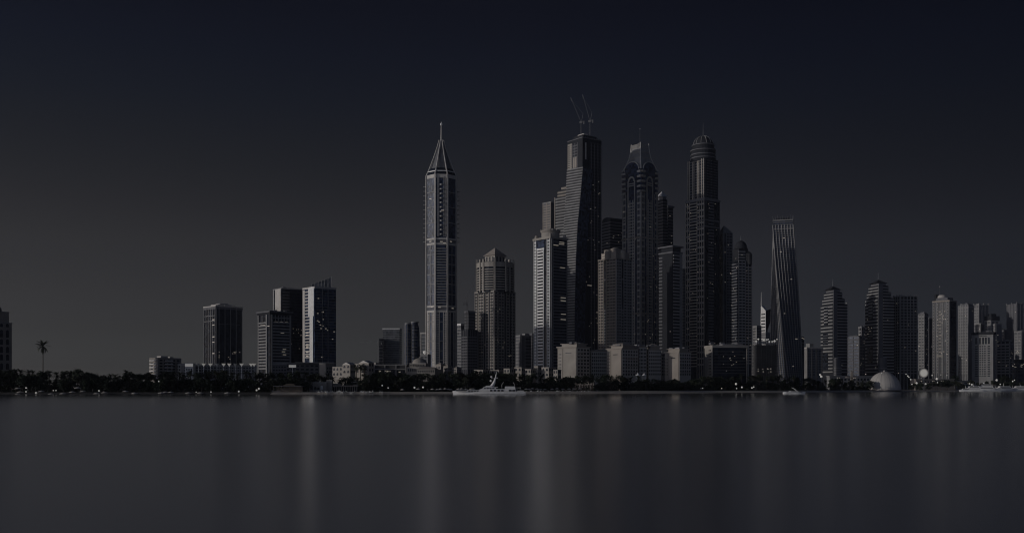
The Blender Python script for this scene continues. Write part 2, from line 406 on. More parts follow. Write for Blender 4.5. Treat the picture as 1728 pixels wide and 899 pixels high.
def twin_left():
    b = Bld('glass_tower', 'dark glass tower with a pale stone edge behind the striped office block', 'tower', 461, 475, 513, 1330, th=66)
    b.core('glass', 487, None, name='glass_wall'); b.box('parapet', 'grey', 0, 1, 0, 1, 485.5, 487.2, o=.4)
    b.panel('L', .3, .97, 'pale', 486.8, None, .9, 'stone_panel'); b.panel('L', .02, .14, 'grey', 488, None, .6, 'pier')
    b.slabs('R', .05, .35, 'mid', 490, 605, 4.4, .35, .5); b.slabs('R', .35, .98, 'dark', 490, 605, 4.4, .3, .25)
    b.slabs('R', .05, .95, 'pale', 484.6, 487.4, 2.8, .5, .8, 'roof_band')
    b.lights(10, 550, 605, 'R', size=1); b.clutter(485.6, 6, 2.5)
twin_left()
def twin_right():
    b = Bld('glass_tower', 'glass tower with a sunlit stone strip and a sail shaped roof fin', 'tower', 511, 531, 567, 1300, th=60)
    b.core('blue', 486, None, name='glass_wall'); b.box('parapet', 'pale', 0, 1, 0, 1, 483, 486.1, o=.5)
    b.panel('L', .5, .97, 'white', 483.5, 533, .9, 'stone_panel'); b.panel('L', .62, .9, 'white', 533, None, .85, 'stone_panel')
    b.panel('L', .02, .2, 'pale', 487, None, .7, 'stone_panel')
    b.slabs('L', .2, .62, 'pale', 488, 605, 4.8, .4, .5)
    b.piers('R', [.35, .62], 1.0, 'grey', 486, None, .5); b.slabs('R', .03, .97, 'mid', 490, 608, 4.4, .25, .3)
    b.slabs('R', .1, .6, 'grey', 521, 523, 2, .5, .5)
    z0 = b.z(483); v = [( -b.w*.6, b.d*.2, z0), (-b.w*.1, b.d*.85, z0), (-b.w*.1, b.d*.85, b.z(465)), (-b.w*.6, b.d*.2, b.z(478))]
    off = Vector((b.d*.02, -b.w*.02, 0)).normalized()*.6
    MB().loft([v, [Vector(p)+off for p in v]]).build('roof_fin', 'lglass', b.root)
    for t in lin(7, 0, 1):
        p = Vector(v[0]).lerp(Vector(v[1]), t); q = Vector(v[3]).lerp(Vector(v[2]), t)
        MB().tube(p+off*1.3, q+off*1.3+Vector((0,0,1)), .3).build('fin_rib', 'grey', b.root)
    b.mast(.9, .85, 463, 484, .3)
    for k in range(16): 
        s_ = random.uniform(.1, .9); yy = random.uniform(500, 605); b.panel('R', s_, s_+.07, 'win', yy, yy+1.2, .4, 'lit_window')
    for k in range(7): yy = random.uniform(540, 600); b.panel('L', .3, .5, 'win', yy, yy+1.6, .62, 'lit_window')
twin_right()

def podium(name, label, x0, x1, yt, D, m='mid', n=8, th=6, rows=1, dep=25, cat='building'):
    b = Bld(name, label, cat, x0, x1, x1, D, th=th, depth=dep)
    b.core(m, yt, None, name='wall'); b.box('parapet', 'grey' if m != 'grey' else 'pale', 0, 1, 0, 1, yt-.9, yt+.01, o=.4)
    if n: b.windows('L', .03, .97, n, yt+1.5, 632, max(1, int((632-yt)/5)) if rows == 1 else rows, .6, .5)
    return b
def podiums():
    b = podium('terrace_podium', 'long low terrace podium at the foot of the dark fin block', 306, 433, 617, 1120, 'grey', 24)
    for i in range(10):
        x = 334+i*10.6+random.uniform(-1, 1)
        if 8 == i: x += 4
        D = 1085
        t = tag(empty('tensile_canopy', (X(x, D), D, GZ)), 'white tensile canopy in the row along the podium terrace', 'canopy', 'tensile canopies on the terrace')
        zt = Z(615.5, D)-GZ
        MB().lathe([(2.6, zt+1.6), (1.7, zt+.8), (.8, zt-.6), (.3, zt-1.6)], n=8).build('canopy_cloth', 'lamp' if i not in (0, 3, 6) else 'white', t)  # most cloths glow: lamplight from beneath is put into the material
        MB().tube((0,0,0), (0,0,zt-1.3), .22).build('pole', 'steel', t)
    b = Bld('sign_block', 'bright white block at the left end of the terrace podium', 'building', 312, 326, 330, 1090, th=20, depth=8)
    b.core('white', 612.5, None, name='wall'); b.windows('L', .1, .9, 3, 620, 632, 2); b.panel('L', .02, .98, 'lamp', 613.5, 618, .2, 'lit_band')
    podium('rooftop_annex', 'low grey annex joining the podium to the apartment house', 300, 315, 614, 1110, 'pale', 3)
    b = podium('entrance_podium', 'dark two storey podium below the twin glass towers', 462, 566, 613, 1180, 'mid', 12)
    b.box('canopy_roof', 'grey', .35, .98, -.25, .9, 611.3, 612.6)
    b = Bld('stone_pavilion', 'square pale stone box in front of the twin tower podium', 'building', 539, 549.5, 564, 1120, th=52)
    b.core('beige', 613, None, name='wall'); b.windows('R', .1, .9, 3, 618, 630, 2); b.box('parapet', 'grey', 0, 1, 0, 1, 612.3, 613.01, o=.3)
    t = tag(empty('billboard', (X(493.5, 1100), 1100, GZ)), 'lit white billboard on a post by the twin tower podium', 'billboard')
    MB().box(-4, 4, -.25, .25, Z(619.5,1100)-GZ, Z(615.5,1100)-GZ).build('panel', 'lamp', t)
    MB().tube((0, .4, 0), (0, .4, Z(616,1100)-GZ), .3).build('post', 'steel', t)
    b = podium('rounded_hall', 'low hall with a sloping roof between striped block and billboard', 459, 484, 615, 1130, 'mid', 5)
    z = b.z(614.2); MB().loft([[(-b.w, 0, z), (0, 0, z), (0, 20, z), (-b.w, 20, z)], [(-b.w*.8, 4, z+2.2), (-b.w*.1, 4, z+1.2), (-b.w*.1, 16, z+1.2), (-b.w*.8, 16, z+2.2)]]).build('roof', 'grey', b.root)
podiums()

# white Mediterranean houses
def white_house(x0, xe, x1, yt, D, label, arches=3, gable=False, th=50, m='beige'):
    b = Bld('white_house', label, 'house', x0, xe, x1, D, th=th)
    b.core(m, yt, None, name='wall')
    if gable:
        z = b.z(yt); hr = 2.2
        MB().add([(-b.w-.4,-.4,z),(.4,-.4,z),(-b.w/2,-.4,z+hr),(-b.w-.4,b.d+.4,z),(.4,b.d+.4,z),(-b.w/2,b.d+.4,z+hr)], [(0,1,2),(3,5,4),(0,2,5,3),(1,4,5,2),(0,3,4,1)]).build('roof', 'pale', b.root)
    else: b.box('parapet', m, 0, 1, 0, 1, yt-.8, yt+.02, o=.25)
    for f, n in (('L', arches), ('R', arches+1)):
        W = b.w if f == 'L' else b.d
        for r in range(2):
            for i in range(n):
                c = W*(i+.5)/n; hw = W/n*.27; z0 = b.z(yt+5.5+r*8.5); z1 = b.z(yt+1.2+r*8.5)
                arch = [(-hw, z0), (hw, z0), (hw, z1-hw)]+[(hw*cos(a), z1-hw+hw*sin(a)) for a in [pi*k/6 for k in range(1, 6)]]+[(-hw, z1-hw)]
                if f == 'L': rr = [[(-b.w+c+p[0], yy, p[1]) for p in arch] for yy in (.2, -.1)]
                else: rr = [[(yy, c+p[0], p[1]) for p in arch] for yy in (-.2, .1)]
                MB().loft(rr).build('window', 'glass', b.root)
    return b
white_house(561, 578, 590, 619, 900, 'white arched house beside the foot of the tall glass tower', 3)
white_house(578, 591, 600, 615, 880, 'white house with two tall arches under a shallow gable', 2, True)
white_house(596, 606, 612, 614, 920, 'narrow white house between two gabled neighbours', 2)
white_house(606, 622, 631, 612, 890, 'white gabled house with a blank sunlit end wall', 1, True)
white_house(628, 634, 640, 612.5, 960, 'small flat roofed house behind the blank gabled one', 1)
def arcade():
    b = Bld('arcade_hall', 'long dark arcade hall with wide framed openings', 'building', 631, 686, 690, 930, th=6, depth=20)
    b.core('blackc', 616, None, name='wall'); b.box('roof', 'grey', 0, 1, 0, 1, 614.5, 616, o=.6)
    b.piers('L', [.02, .34, .68, .98], 1.6, 'grey', 615.8, None, .9); b.slabs('L', .01, .99, 'grey', 621, 624, 3, .6, .8, 'string_course')
    b.windows('L', .02, .98, 9, 624, 630, 1, .5, .6)
    b.lights(6, 624, 628, 'L', 1.0)
arcade()
def dome_hall():
    D = 905
    b = Bld('domed_hall', 'low domed hall with a scalloped pale dome beside the pencil tower', 'building', 686, 722, 730, D, th=12, depth=22)
    b.core('beige', 619, None, name='wall'); b.box('upper_drum', 'beige', .12, .88, .1, .9, 613, 619.1); b.box('cornice', 'pale', .12, .88, .1, .9, 612.4, 613.2, o=.5)
    R = 13*b.mpp; z = b.z(613)
    MB().lathe([(R, z), (R*.93, z+R*.3), (R*.75, z+R*.52), (R*.4, z+R*.7), (.6, z+R*.78), (.15, z+R*.95)], -b.w*.5, b.d*.5, 20).build('dome', 'beige', b.root)
    b.windows('L', .15, .85, 6, 613.8, 618.5, 1, .45, .6); b.windows('L', .04, .96, 9, 620, 628, 1, .5, .6)
    b = Bld('low_pavilion', 'long pale pavilion with a tiled ridge right of the domed hall', 'building', 704, 734, 746, 880, th=10, depth=14)
    b.core('beige', 622, None, name='wall'); z = b.z(622)
    MB().add([(-b.w-.5,-.6,z),(.5,-.6,z),(.5,14.6,z),(-b.w-.5,14.6,z),(-b.w+3,7,z+1.8),(-2,7,z+1.8)], [(0,1,5,4),(1,2,5),(2,3,4,5),(3,0,4),(0,3,2,1)]).build('roof', 'sand', b.root)
    b.windows('L', .03, .97, 9, 623, 629, 1, .5, .55)
    for (x0, xe, x1, yt, D, lab) in ((735, 744, 752, 615, 960, 'small hip roofed villa at the foot of the pencil tower'), (748, 756, 763, 618, 930, 'pale box villa with a blank lit side beside the pencil tower'), (762, 771, 779, 621, 960, 'low beige villa beneath the unfinished concrete tower')):
        b = Bld('villa', lab, 'house', x0, xe, x1, D, th=48); b.core('beige', yt, None, name='wall'); z = b.z(yt)
        MB().add([(-b.w-.5,-.5,z),(.5,-.5,z),(.5,b.d+.5,z),(-b.w-.5,b.d+.5,z),(-b.w/2,b.d/2,z+2.2)], [(0,1,4),(1,2,4),(2,3,4),(3,0,4),(0,3,2,1)]).build('roof', 'sand', b.root)
        b.windows('R', .1, .9, 3, yt+1.5, 630, 2); b.windows('L', .1, .9, 3, yt+1.5, 630, 2)
dome_hall()

# distant group left of the pencil tower
def far_left_group():
    b = Bld('glass_block', 'broad pale glass block with a bright roof rail, far off left of the pencil tower', 'tower', 646, 674, 678, 1900, th=8, depth=40)
    b.core('lglass', 556, None, name='glass_wall'); b.rings('grey', 557, 618, 3.4, .16, .15, 'floor_line')
    b.slabs('L', 0, 1, 'mid', 572, 574, 2, .6, .5, 'belt'); b.slabs('L', 0, 1, 'mid', 588, 590, 2, .5, .5, 'belt'); b.slabs('L', 0, 1, 'mid', 602, 604, 2, .5, .5, 'belt')
    b.box('roof_rail', 'white', 0, 1, 0, 1, 553.5, 556, o=.8)
    b = Bld('slab_tower', 'thin dark slab tower against the pale glass block', 'tower', 640, 646, 647, 1880, th=6, depth=20)
    b.core('dark', 572, None, name='wall'); b.rings('mid', 573, 618, 5, .2, .2); b.box('roof_slab', 'mid', 0, 1, 0, 1, 570.6, 572.1, o=1.2)
    # tower crane beside it
    D = 1850; t = tag(empty('tower_crane', (X(637.5, D), D, GZ)), 'tower crane with a long level jib left of the pale glass block', 'crane')
    zt = Z(578, D)-GZ; s_ = D/F
    lattice_mast(t, zt, 1.0); lattice_beam(t, (0,0,zt), (-31*s_,0,zt+1), .9, 'jib'); lattice_beam(t, (0,0,zt), (7*s_,0,zt), .9, 'counter_jib')
    MB().tube((0,0,zt), (0,0,zt+6), .5, .2).build('cat_head', 'grey', t); MB().tube((0,0,zt+6), (-20*s_,0,zt+1), .15).build('tie_bar', 'grey', t)
    MB().box(5*s_, 7*s_, -1, 1, zt-3, zt-.5).build('counterweight', 'grey', t); MB().box(-1.2, 1.2, -1.6, .0, zt-3, zt-.8).build('cab', 'grey', t)
    for (cx, r, yt, lab, m2) in ((688.5, 6.3, 547, 'slim round tower with dark ribbed glass, the left one of a round pair', 'dark'), (700, 7.2, 544.5, 'round tower with a leaning curved side, the taller of a round pair', 'grey')):
        D = 1750 if cx < 690 else 1790; t = tag(empty('round_tower', (X(cx, D), D, GZ)), lab, 'tower'); R = r*D/F
        z = Z(yt, D)-GZ
        if cx < 690: prof = [(R, 0), (R, z)]; MB().lathe(prof, n=24).build('glass_wall', 'blue', t)
        else:
            rings = [[((R+(1-k)*3.5*(1 if cos(a) > 0 else 0)*cos(a))*cos(a), R*sin(a), z*k) for a in [2*pi*i/24 for i in range(24)]] for k in (0, .3, .55, .8, .92, 1)]
            rings[-1] = [(x*.8-1, y*.8, z) for x, y, z in rings[-1]]
            MB().loft(rings).build('glass_wall', 'blue', t)
        sl = MB().lathe([(R+.25, 0), (R+.25, .8)], n=24).mesh('floor_slab', m2 if m2 != 'dark' else 'mid')
        for k in range(int((z-4)/6)): link('floor_slab', sl, t, (0, 0, 4+6*k))
        MB().lathe([(R*.9, z), (R*.9, z+2)], n=24).build('parapet', 'grey', t)
        for a in (200, 235, 265): 
            a = radians(a); MB().box(-.4, .4, -.4, .4, 0, z-1).build('pier', 'pale' if a < 4.2 else 'grey', t, ((R+.3)*cos(a), (R+.3)*sin(a), 0))
    b = Bld('pale_block', 'pale framed block half hidden behind the pencil tower', 'tower', 710, 724, 730, 1700, th=20)
    b.core('lglass', 563, None, name='glass_wall'); b.box('roof_slab', 'pale', 0, 1, 0, 1, 560.5, 563.1, o=.8)
    b.piers('L', [.04, .96], 1.2, 'pale', 562, None, .6); b.slabs('L', .05, .95, 'grey', 566, 618, 5, .3, .3)
    b = Bld('slab_tower', 'narrow dark slab tower between the round pair and the pale block', 'tower', 704, 710, 712, 1850, th=20)
    b.core('mid', 570, None, name='wall'); b.rings('grey', 571, 618, 4, .3, .3)
    b = Bld('lit_villa_block', 'small pale block with a bright round lamp on it, left of the pencil tower', 'building', 709, 722, 727, 1000, th=20)
    b.core('grey', 598, None, name='wall'); b.windows('L', .05, .95, 5, 600, 625, 5); b.box('parapet', 'pale', 0, 1, 0, 1, 597.4, 598.1, o=.3)
    z = b.z(594); MB().lathe([(.05, z-1.8), (1.5, z-1), (1.9, z), (1.5, z+1), (.05, z+1.8)], -b.w*.5, 2, 14).build('roof_lamp', 'lamp', b.root); MB().tube((-b.w*.5, 2, b.z(598)), (-b.w*.5, 2, z-1.5), .2).build('lamp_post', 'steel', b.root)

def lattice_beam(t, p, q, w_, name, m='grey'):
    p = Vector(p); q = Vector(q); d = (q-p); L = d.length; d.normalize()
    sd_ = Vector((0,1,0)) if abs(d.y) < .7 else Vector((1,0,0)); up = d.cross(sd_).normalized(); sd_ = up.cross(d).normalized()
    mb = MB(); ch = [sd_*w_*.5, -sd_*w_*.5, up*w_*.9 if up.z > 0 else -up*w_*.9]
    for c in ch: mb.tube(p+c, q+c, .11, n=4)
    n = max(3, int(L/(w_*2.2)))
    for k in range(n):
        a = p+d*L*k/n; b_ = p+d*L*(k+1)/n
        mb.tube(a+ch[k%2], b_+ch[2], .07, n=3); mb.tube(a+ch[2], b_+ch[(k+1)%2], .07, n=3)
    return mb.build(name, m, t)
def lattice_mast(t, z, w_, z0=0, m='grey'):
    mb = MB(); h = w_
    cs = [(-h,-h),(h,-h),(h,h),(-h,h)]
    for c in cs: mb.tube((c[0],c[1],z0), (c[0],c[1],z), .2, n=4)
    n = int((z-z0)/(w_*3))
    for k in range(n):
        za = z0+(z-z0)*k/n; zb = z0+(z-z0)*(k+1)/n
        for i in range(4): a = cs[i]; c = cs[(i+1)%4]; mb.tube((a[0],a[1],za), (c[0],c[1],zb), .11, n=3)
    return mb.build('mast', m, t)
far_left_group()

# ------------------------------------------------------------------ the pencil tower (octagon)
def pencil():
    D = 1600; s_ = D/F
    cx = 744.8; al = atan((cx-864)/F)
    t = tag(empty('pencil_tower', (X(cx, D), D, GZ), -al), 'slender octagonal tower with a ribbed pyramid roof and long spire', 'tower')
    z = lambda y: Z(y, D)-GZ
    A = 24.6*s_                                    # apothem
    def octp(a): r = a/cos(pi/8); return [(r*cos(pi/8+pi/4*i-0), r*sin(pi/8+pi/4*i)) for i in range(8)]
    MB().prism(octp(A), 0, z(305)).build('glass_wall', 'blue', t)
    fw = A*math.tan(pi/8)                          # half width of a face
    def belt(ya, yb, o, m='pale', name='belt'):
        MB().prism(octp(A+o), z(yb), z(ya)).build(name, m, t)
    for ya, yb, o, m in ((299, 305, .5, 'pale'), (405, 408, .9, 'pale'), (409, 412, .5, 'mid'), (413, 416.5, .9, 'pale'), (517, 520, .9, 'pale'), (521, 524, .5, 'mid'), (525, 528.5, .9, 'pale')): belt(ya, yb, o, m)
    # corner piers at the eight edges
    for i, (x, y) in enumerate(octp(A+.2)):
        MB().box(-1.15, 1.15, -1.15, 1.15, 0, z(299)).build('corner_pier', 'pale', t, (x, y, 0)).rotation_euler.z = pi/8+pi/4*i
    def onface(k, u, out):       # k-th face, centre direction angle
        a = pi/4*k; c, s2 = cos(a), sin(a)
        return (c*(A+out)-s2*u, s2*(A+out)+c*u, a)
    faces = [4, 5, 6, 7, 0]        # 6 points to the camera
    for k in faces:
        for u, wd, ya, yb, m in ((-fw*.5, .5, 417, 517, 'grey'), (0, .5, 417, 517, 'grey'), (fw*.5, .5, 417, 517, 'grey'),
                              (-fw*.72, .8, 528, 626, 'pale'), (-fw*.36, .8, 528, 626, 'pale'), (fw*.36, .8, 528, 626, 'pale'), (fw*.72, .8, 528, 626, 'pale')):
            if k == 6 and ya == 417: continue
            if k != 6 and ya == 417 and u != 0: continue
            x, y, a = onface(k, u, .3)
            MB().box(-.35, .35, -wd, wd, z(yb), z(ya)).build('pier', m, t, (x, y, 0)).rotation_euler.z = a
        # glass belts every 24 rows in the crown glass, 16 rows below
        me = MB().box(-.3, .3, -fw+.6, fw-.6, 0, 1.1).mesh('floor_band', 'grey')
        for yy in ([329, 354, 380] if k != 6 else [])+[433, 449, 466, 482, 499]+[545, 561, 577, 593, 609]:
            if k == 6 and 417 < yy < 517: continue
            x, y, a = onface(k, 0, .45); link('floor_band', me, t, (x, y, z(yy)), a)
        # punched window columns low down
        me = MB().box(-.3, .3, -fw*.14, fw*.14, 0, 1.7).mesh('spandrel', 'pale')
        for u in (-fw*.86, -fw*.54, fw*.54, fw*.86):
            n = 24
            for j in range(n):
                x, y, a = onface(k, u, .2); link('spandrel', me, t, (x, y, z(624)+j*(z(530)-z(624))/n), a)
    # centre bay: balconies of the middle section, and the V balconies above
    me = MB().box(-.8, .3, -fw*.82, fw*.82, 0, 1.6).mesh('balcony_slab', 'grey')
    for j in range(21):
        x, y, a = onface(6, 0, .9); link('balcony_slab', me, t, (x, y, z(514)+j*(z(419)-z(514))/21), a)
    for u in (-fw*.62, -fw*.42, fw*.42, fw*.62):
        x, y, a = onface(6, u, .3); MB().box(-.5, .5, -.5, .5, z(403), z(303)).build('pier', 'pale', t, (x, y, 0)).rotation_euler.z = a
    vb = MB(); q = fw*.36
    vb.add([(-.2,-q,0),(-.2,q,0),(2.6,0,0),(-.2,-q,2.2),(-.2,q,2.2),(2.6,0,2.2)], [(0,1,2),(3,5,4),(0,2,5,3),(2,1,4,5),(1,0,3,4)])
    me = vb.mesh('bay_balcony', 'grey')
    for j in range(12):
        x, y, a = onface(6, 0, .0); link('bay_balcony', me, t, (x, y, z(400)+j*(z(310)-z(400))/12), a)
    # side prongs
    for sx in (-1, 1):
        me = MB().box(-2.6, 2.6, -.5, .5, 0, .8).mesh('outrigger', 'pale' if sx < 0 else 'mid')
        for j in range(13 if sx < 0 else 12):
            link('outrigger', me, t, (sx*(A+3.2), 0, z(409)+j*(z(320)-z(409))/11.5))
    # crown
    oc = lambda a, zz: [(x, y, zz) for x, y in octp(a)]
    MB().loft([oc(A, z(299)), oc(A*.95, z(295)), oc(A*.78, z(287))]).build('crown_glass', 'glass', t)
    MB().prism(octp(A*.92), z(294.5), z(292)).build('crown_band', 'white', t)
    MB().prism(octp(A*.97), z(299), z(297.2)).build('crown_band', 'white', t)
    MB().loft([oc(A*.70, z(287)), oc(A*.42, z(264)), oc(A*.24, z(250)), oc(A*.1, z(238))]).build('pyramid', 'mid', t)
    for i in range(8):
        a = pi/8+pi/4*i; r = A/cos(pi/8)
        pts = [(r*cos(a)*f, r*sin(a)*f, z(y)) for f, y in ((1, 299), (.8, 287), (.47, 264), (.29, 250), (.16, 237))]
        MB().path(pts, [1.3, 1.1, .9, .8, .6]).build('rib', 'pale', t)
    MB().path([(0,0,z(240)), (0,0,z(222)), (0,0,z(211))], [1.4, 1.1, .8], 8).build('spire', 'pale', t)
    MB().lathe([(.05, z(213)), (1.9, z(211.5)), (1.9, z(209)), (.8, z(207.5)), (.1, z(205.5))], n=12).build('finial', 'white', t)
    for k, u, yy in ((5, 0, 340), (6, 2, 360), (6, -3, 521), (7, 1, 522), (5, 3, 520), (6, 5, 414), (7, -3, 411), (5, 0, 411), (6, 0, 412)):
        x, y, a = onface(k, u, 1.0); MB().box(-.2, .2, -2.2, 2.2, 0, 1.3).build('lit_window', 'win', t, (x, y, z(yy))).rotation_euler.z = a
pencil()

# unfinished tower and its crane, between pencil tower and pyramid roof
def unfinished():
    b = Bld('unfinished_tower', 'unfinished concrete tower between the pencil tower and the pyramid roofed tower', 'tower', 779, 789, 806, 1500, th=60)
    b.core('dark', 556, None, name='core'); b.rings('mid', 566, 624, 4.2, .4, .7)
    b.box('lift_core', 'blackc', .35, .98, .1, .75, 527, 556.1); b.box('lift_core_head', 'mid', .3, 1, .05, .8, 524, 527.2)
    b.box('side_core', 'blackc', -.1, .3, .3, .8, 560, 566); b.rings('mid', 530, 555, 4.2, .3, .3, u=(.35, .98), v=(.1, .75))
    b.piers('L', lin(4), .8, 'mid', 556, None, .4); b.piers('R', lin(5), .8, 'mid', 556, None, .4)
    b = Bld('pale_block', 'pale block with a white roof rim peeping out behind the unfinished tower', 'tower', 772, 778, 783, 1700, th=50)
    b.core('lglass', 549, None, name='glass_wall'); b.box('roof_rim', 'white', 0, 1, 0, 1, 545.5, 549.1, o=.6); b.rings('grey', 552, 620, 4.5, .4, .5)
    D = 1490; s_ = D/F; t = tag(empty('luffing_crane', (X(788, D), D, GZ)), 'luffing crane with a raised jib above the unfinished tower', 'crane')
    z = lambda y: Z(y, D)-GZ
    lattice_mast(t, z(512), .9, z(560), 'mid'); lattice_beam(t, (0,0,z(512)), (14*s_,0,z(470)), .8, 'jib', 'mid'); lattice_beam(t, (0,0,z(512)), (-5*s_,0,z(510)), 1, 'counter_jib', 'mid')
    MB().tube((0,0,z(512)), (-4*s_,0,z(500)), .5, .3).build('a_frame', 'mid', t); MB().tube((-4*s_,0,z(500)), (12*s_,0,z(474)), .12).build('tie_rope', 'mid', t)
    MB().box(-6*s_, -4*s_, -1.2, 1.2, z(515), z(511)).build('counterweight', 'mid', t); MB().box(-1.5, 1.5, -2, 1, z(514.5), z(511.5)).build('cab', 'mid', t)
unfinished()

def pyramid_tower():
    b = Bld('apartment_tower', 'apartment tower with a stone pyramid roof and curved balconies', 'tower', 802, 834, 869, 1500, th=46)
    # lower shaft: deep vertical strips of balconies
    b.core('glass', 492, None, name='glass_wall')
    for f in 'LR':
        for a_, c_ in ((.01, .14), (.2, .46), (.56, .72), (.8, .99)):
            b.slabs(f, a_, c_, 'beige', 494, 622, 4.6, .48, 1.1 if a_ in (.01, .8) else .7)
        b.piers(f, [.2, .46, .72, .33], 1.1, 'beige', 493, None, 1.0); b.piers(f, [.01, .99, .86, .14, .56], .9, 'beige', 493, None, 1.35)
    b.box('belt', 'beige', 0, 1, 0, 1, 489.5, 492.5, o=.9)
    # rounded upper drum
    R = 30.5*b.mpp; cx, cy = -b.w*.5, b.d*.5
    vx, vy = -b.w*.5, b.d*.5
    MB().lathe([(R, b.z(492)), (R, b.z(440))], vx, vy, 28).build('upper_drum', 'glass', b.root)
    me = MB().lathe([(R+1.2, 0), (R+1.2, 1.7)], vx, vy, 28).mesh('balcony_ring', 'beige')
    for k in range(9): link('balcony_ring', me, b.root, (0, 0, b.z(488)+k*(b.z(450)-b.z(488))/9))
    MB().lathe([(R+1.4, b.z(449)), (R+1.4, b.z(441))], vx, vy, 28).build('crown_wall', 'beige', b.root)
    for a in (0, 90, 180, 270):
        a = radians(a+0); 
        for da in (-.13, .13): MB().box(-1.6, 1.6, -1.4, 1.4, b.z(491), b.z(436)).build('turret', 'beige', b.root, (vx+(R+.6)*cos(a+da), vy+(R+.6)*sin(a+da), 0)).rotation_euler.z = a
        for da in (-.8, ): MB().box(-1.5, 1.5, -1.5, 1.5, b.z(491), b.z(434)).build('turret', 'beige', b.root, (vx+(R+1)*cos(a+da), vy+(R+1)*sin(a+da), 0)).rotation_euler.z = a+da
    q = 12.5*b.mpp
    MB().box(vx-q, vx+q, vy-q, vy+q, b.z(440), b.z(428)).build('lantern', 'beige', b.root)
    for f, dx, dy in (('L', 0, -1), ('R', 1, 0)):
        for u in (-.6, 0, .6): MB().box(-1.3, 1.3, -1.3, 1.3, b.z(438), b.z(430)).build('window', 'glass', b.root, (vx+dx*(q-1.15)+abs(dy)*u*q, vy+dy*(q-1.15)+abs(dx)*u*q, 0))
    p = 15*b.mpp; za, zb = b.z(427.9), b.z(413)
    MB().add([(vx-p,vy-p,za),(vx+p,vy-p,za),(vx+p,vy+p,za),(vx-p,vy+p,za),(vx,vy,zb)], [(0,1,4),(1,2,4),(2,3,4),(3,0,4),(0,3,2,1)]).build('pyramid_roof', 'sand', b.root)
    MB().path([(vx,vy,zb-1),(vx,vy,b.z(398))], [.25,.12]).build('mast', 'mid', b.root)
    b.lights(6, 520, 600, 'LR', 1.3)
pyramid_tower()

def behind_873():
    b = Bld('slab_tower', 'grey slab tower low behind the pyramid roofed tower', 'tower', 870, 878, 897, 1800, th=64)
    b.core('mid', 567, None, name='wall'); b.box('parapet', 'grey', 0, 1, 0, 1, 565, 567.1, o=.5); b.box('plant_room', 'grey', .2, .8, .5, .9, 562, 565.1)
    b.slabs('R', .45, .98, 'dark', 569, 620, 5, .3, .5); b.slabs('L', .05, .95, 'grey', 569, 620, 5, .4, .5); b.piers('R', [.1, .42], 1, 'grey', 567, None, .6)
    b = Bld('slab_tower', 'small tower squeezed against the bright balcony tower, far off', 'tower', 893, 898, 903, 1850, th=45)
    b.core('mid', 562, None, name='wall'); b.rings('grey', 564, 620, 4, .4, .4)
behind_873()
# ------------------------------------------------------------------ the central cluster
def bright_tower():
    b = Bld('balcony_tower', 'brightly lit tower with white balconies and a round stone crown', 'tower', 901, 929, 957, 1390, th=48)
    b.core('glass', 402, None, name='glass_wall')
    b.piers('L', [.03, .14], 1.2, 'white', 401, None, 1.0); b.slabs('L', .03, .16, 'white', 403, 622, 4.7, .5, .7)
    b.slabs('L', .22, .6, 'white', 420, 622, 4.7, .5, 1.3); b.piers('L', [.22, .6], 1.6, 'white', 416, None, 1.0)
    b.panel('L', .2, .64, 'white', 416.5, 419.5, 1.2, 'bay_head')
    b.piers('L', [.82, .97], 1.1, 'white', 401, None, 1.1); b.slabs('L', .82, .97, 'white', 403, 622, 4.7, .5, .8)
    b.slabs('R', .1, .97, 'mid', 404, 622, 4.7, .34, .9); b.piers('R', [.03, .12], 1.3, 'grey', 401, None, 1.2); b.piers('R', [.97], 1.0, 'mid', 401, None, 1.2)
    b.box('cornice', 'beige', 0, 1, 0, 1, 398.5, 402, o=1.4)
    b.panel('L', .16, .64, 'blue', 403, 416, .5, 'crown_window')
    vx, vy = -b.w*.5, b.d*.5; R = 15.5*b.mpp
    MB().lathe([(R, b.z(398.5)), (R, b.z(389)), (R*1.12, b.z(387.5)), (R*1.12, b.z(386)), (R*.9, b.z(385.8)), (R*.9, b.z(383.2)), (R*.2, b.z(382.4))], vx, vy, 24).build('crown_drum', 'beige', b.root)
    for a in range(12): MB().box(-.6, .6, -.6, .6, b.z(386.2), b.z(383.5)).build('merlon', 'beige', b.root, (vx+R*1.06*cos(a*pi/6), vy+R*1.06*sin(a*pi/6), 0))
    for u, v in ((.06, .08), (.94, .06), (.06, .9), (.93, .92)): MB().lathe([(2.4, b.z(398.6)), (2.4, b.z(395)), (1.4, b.z(393)), (.1, b.z(392.4))], -b.w+u*b.w, v*b.d, 10).build('turret', 'beige', b.root)
    for yy, s_ in ((406, .5), (409, .5), (412, .15), (449, .55), (500, .6), (505, .6), (528, .6), (537, .6)): b.panel('R', s_, s_+.3, 'win', yy, yy+1.3, .95, 'lit_window')
bright_tower()

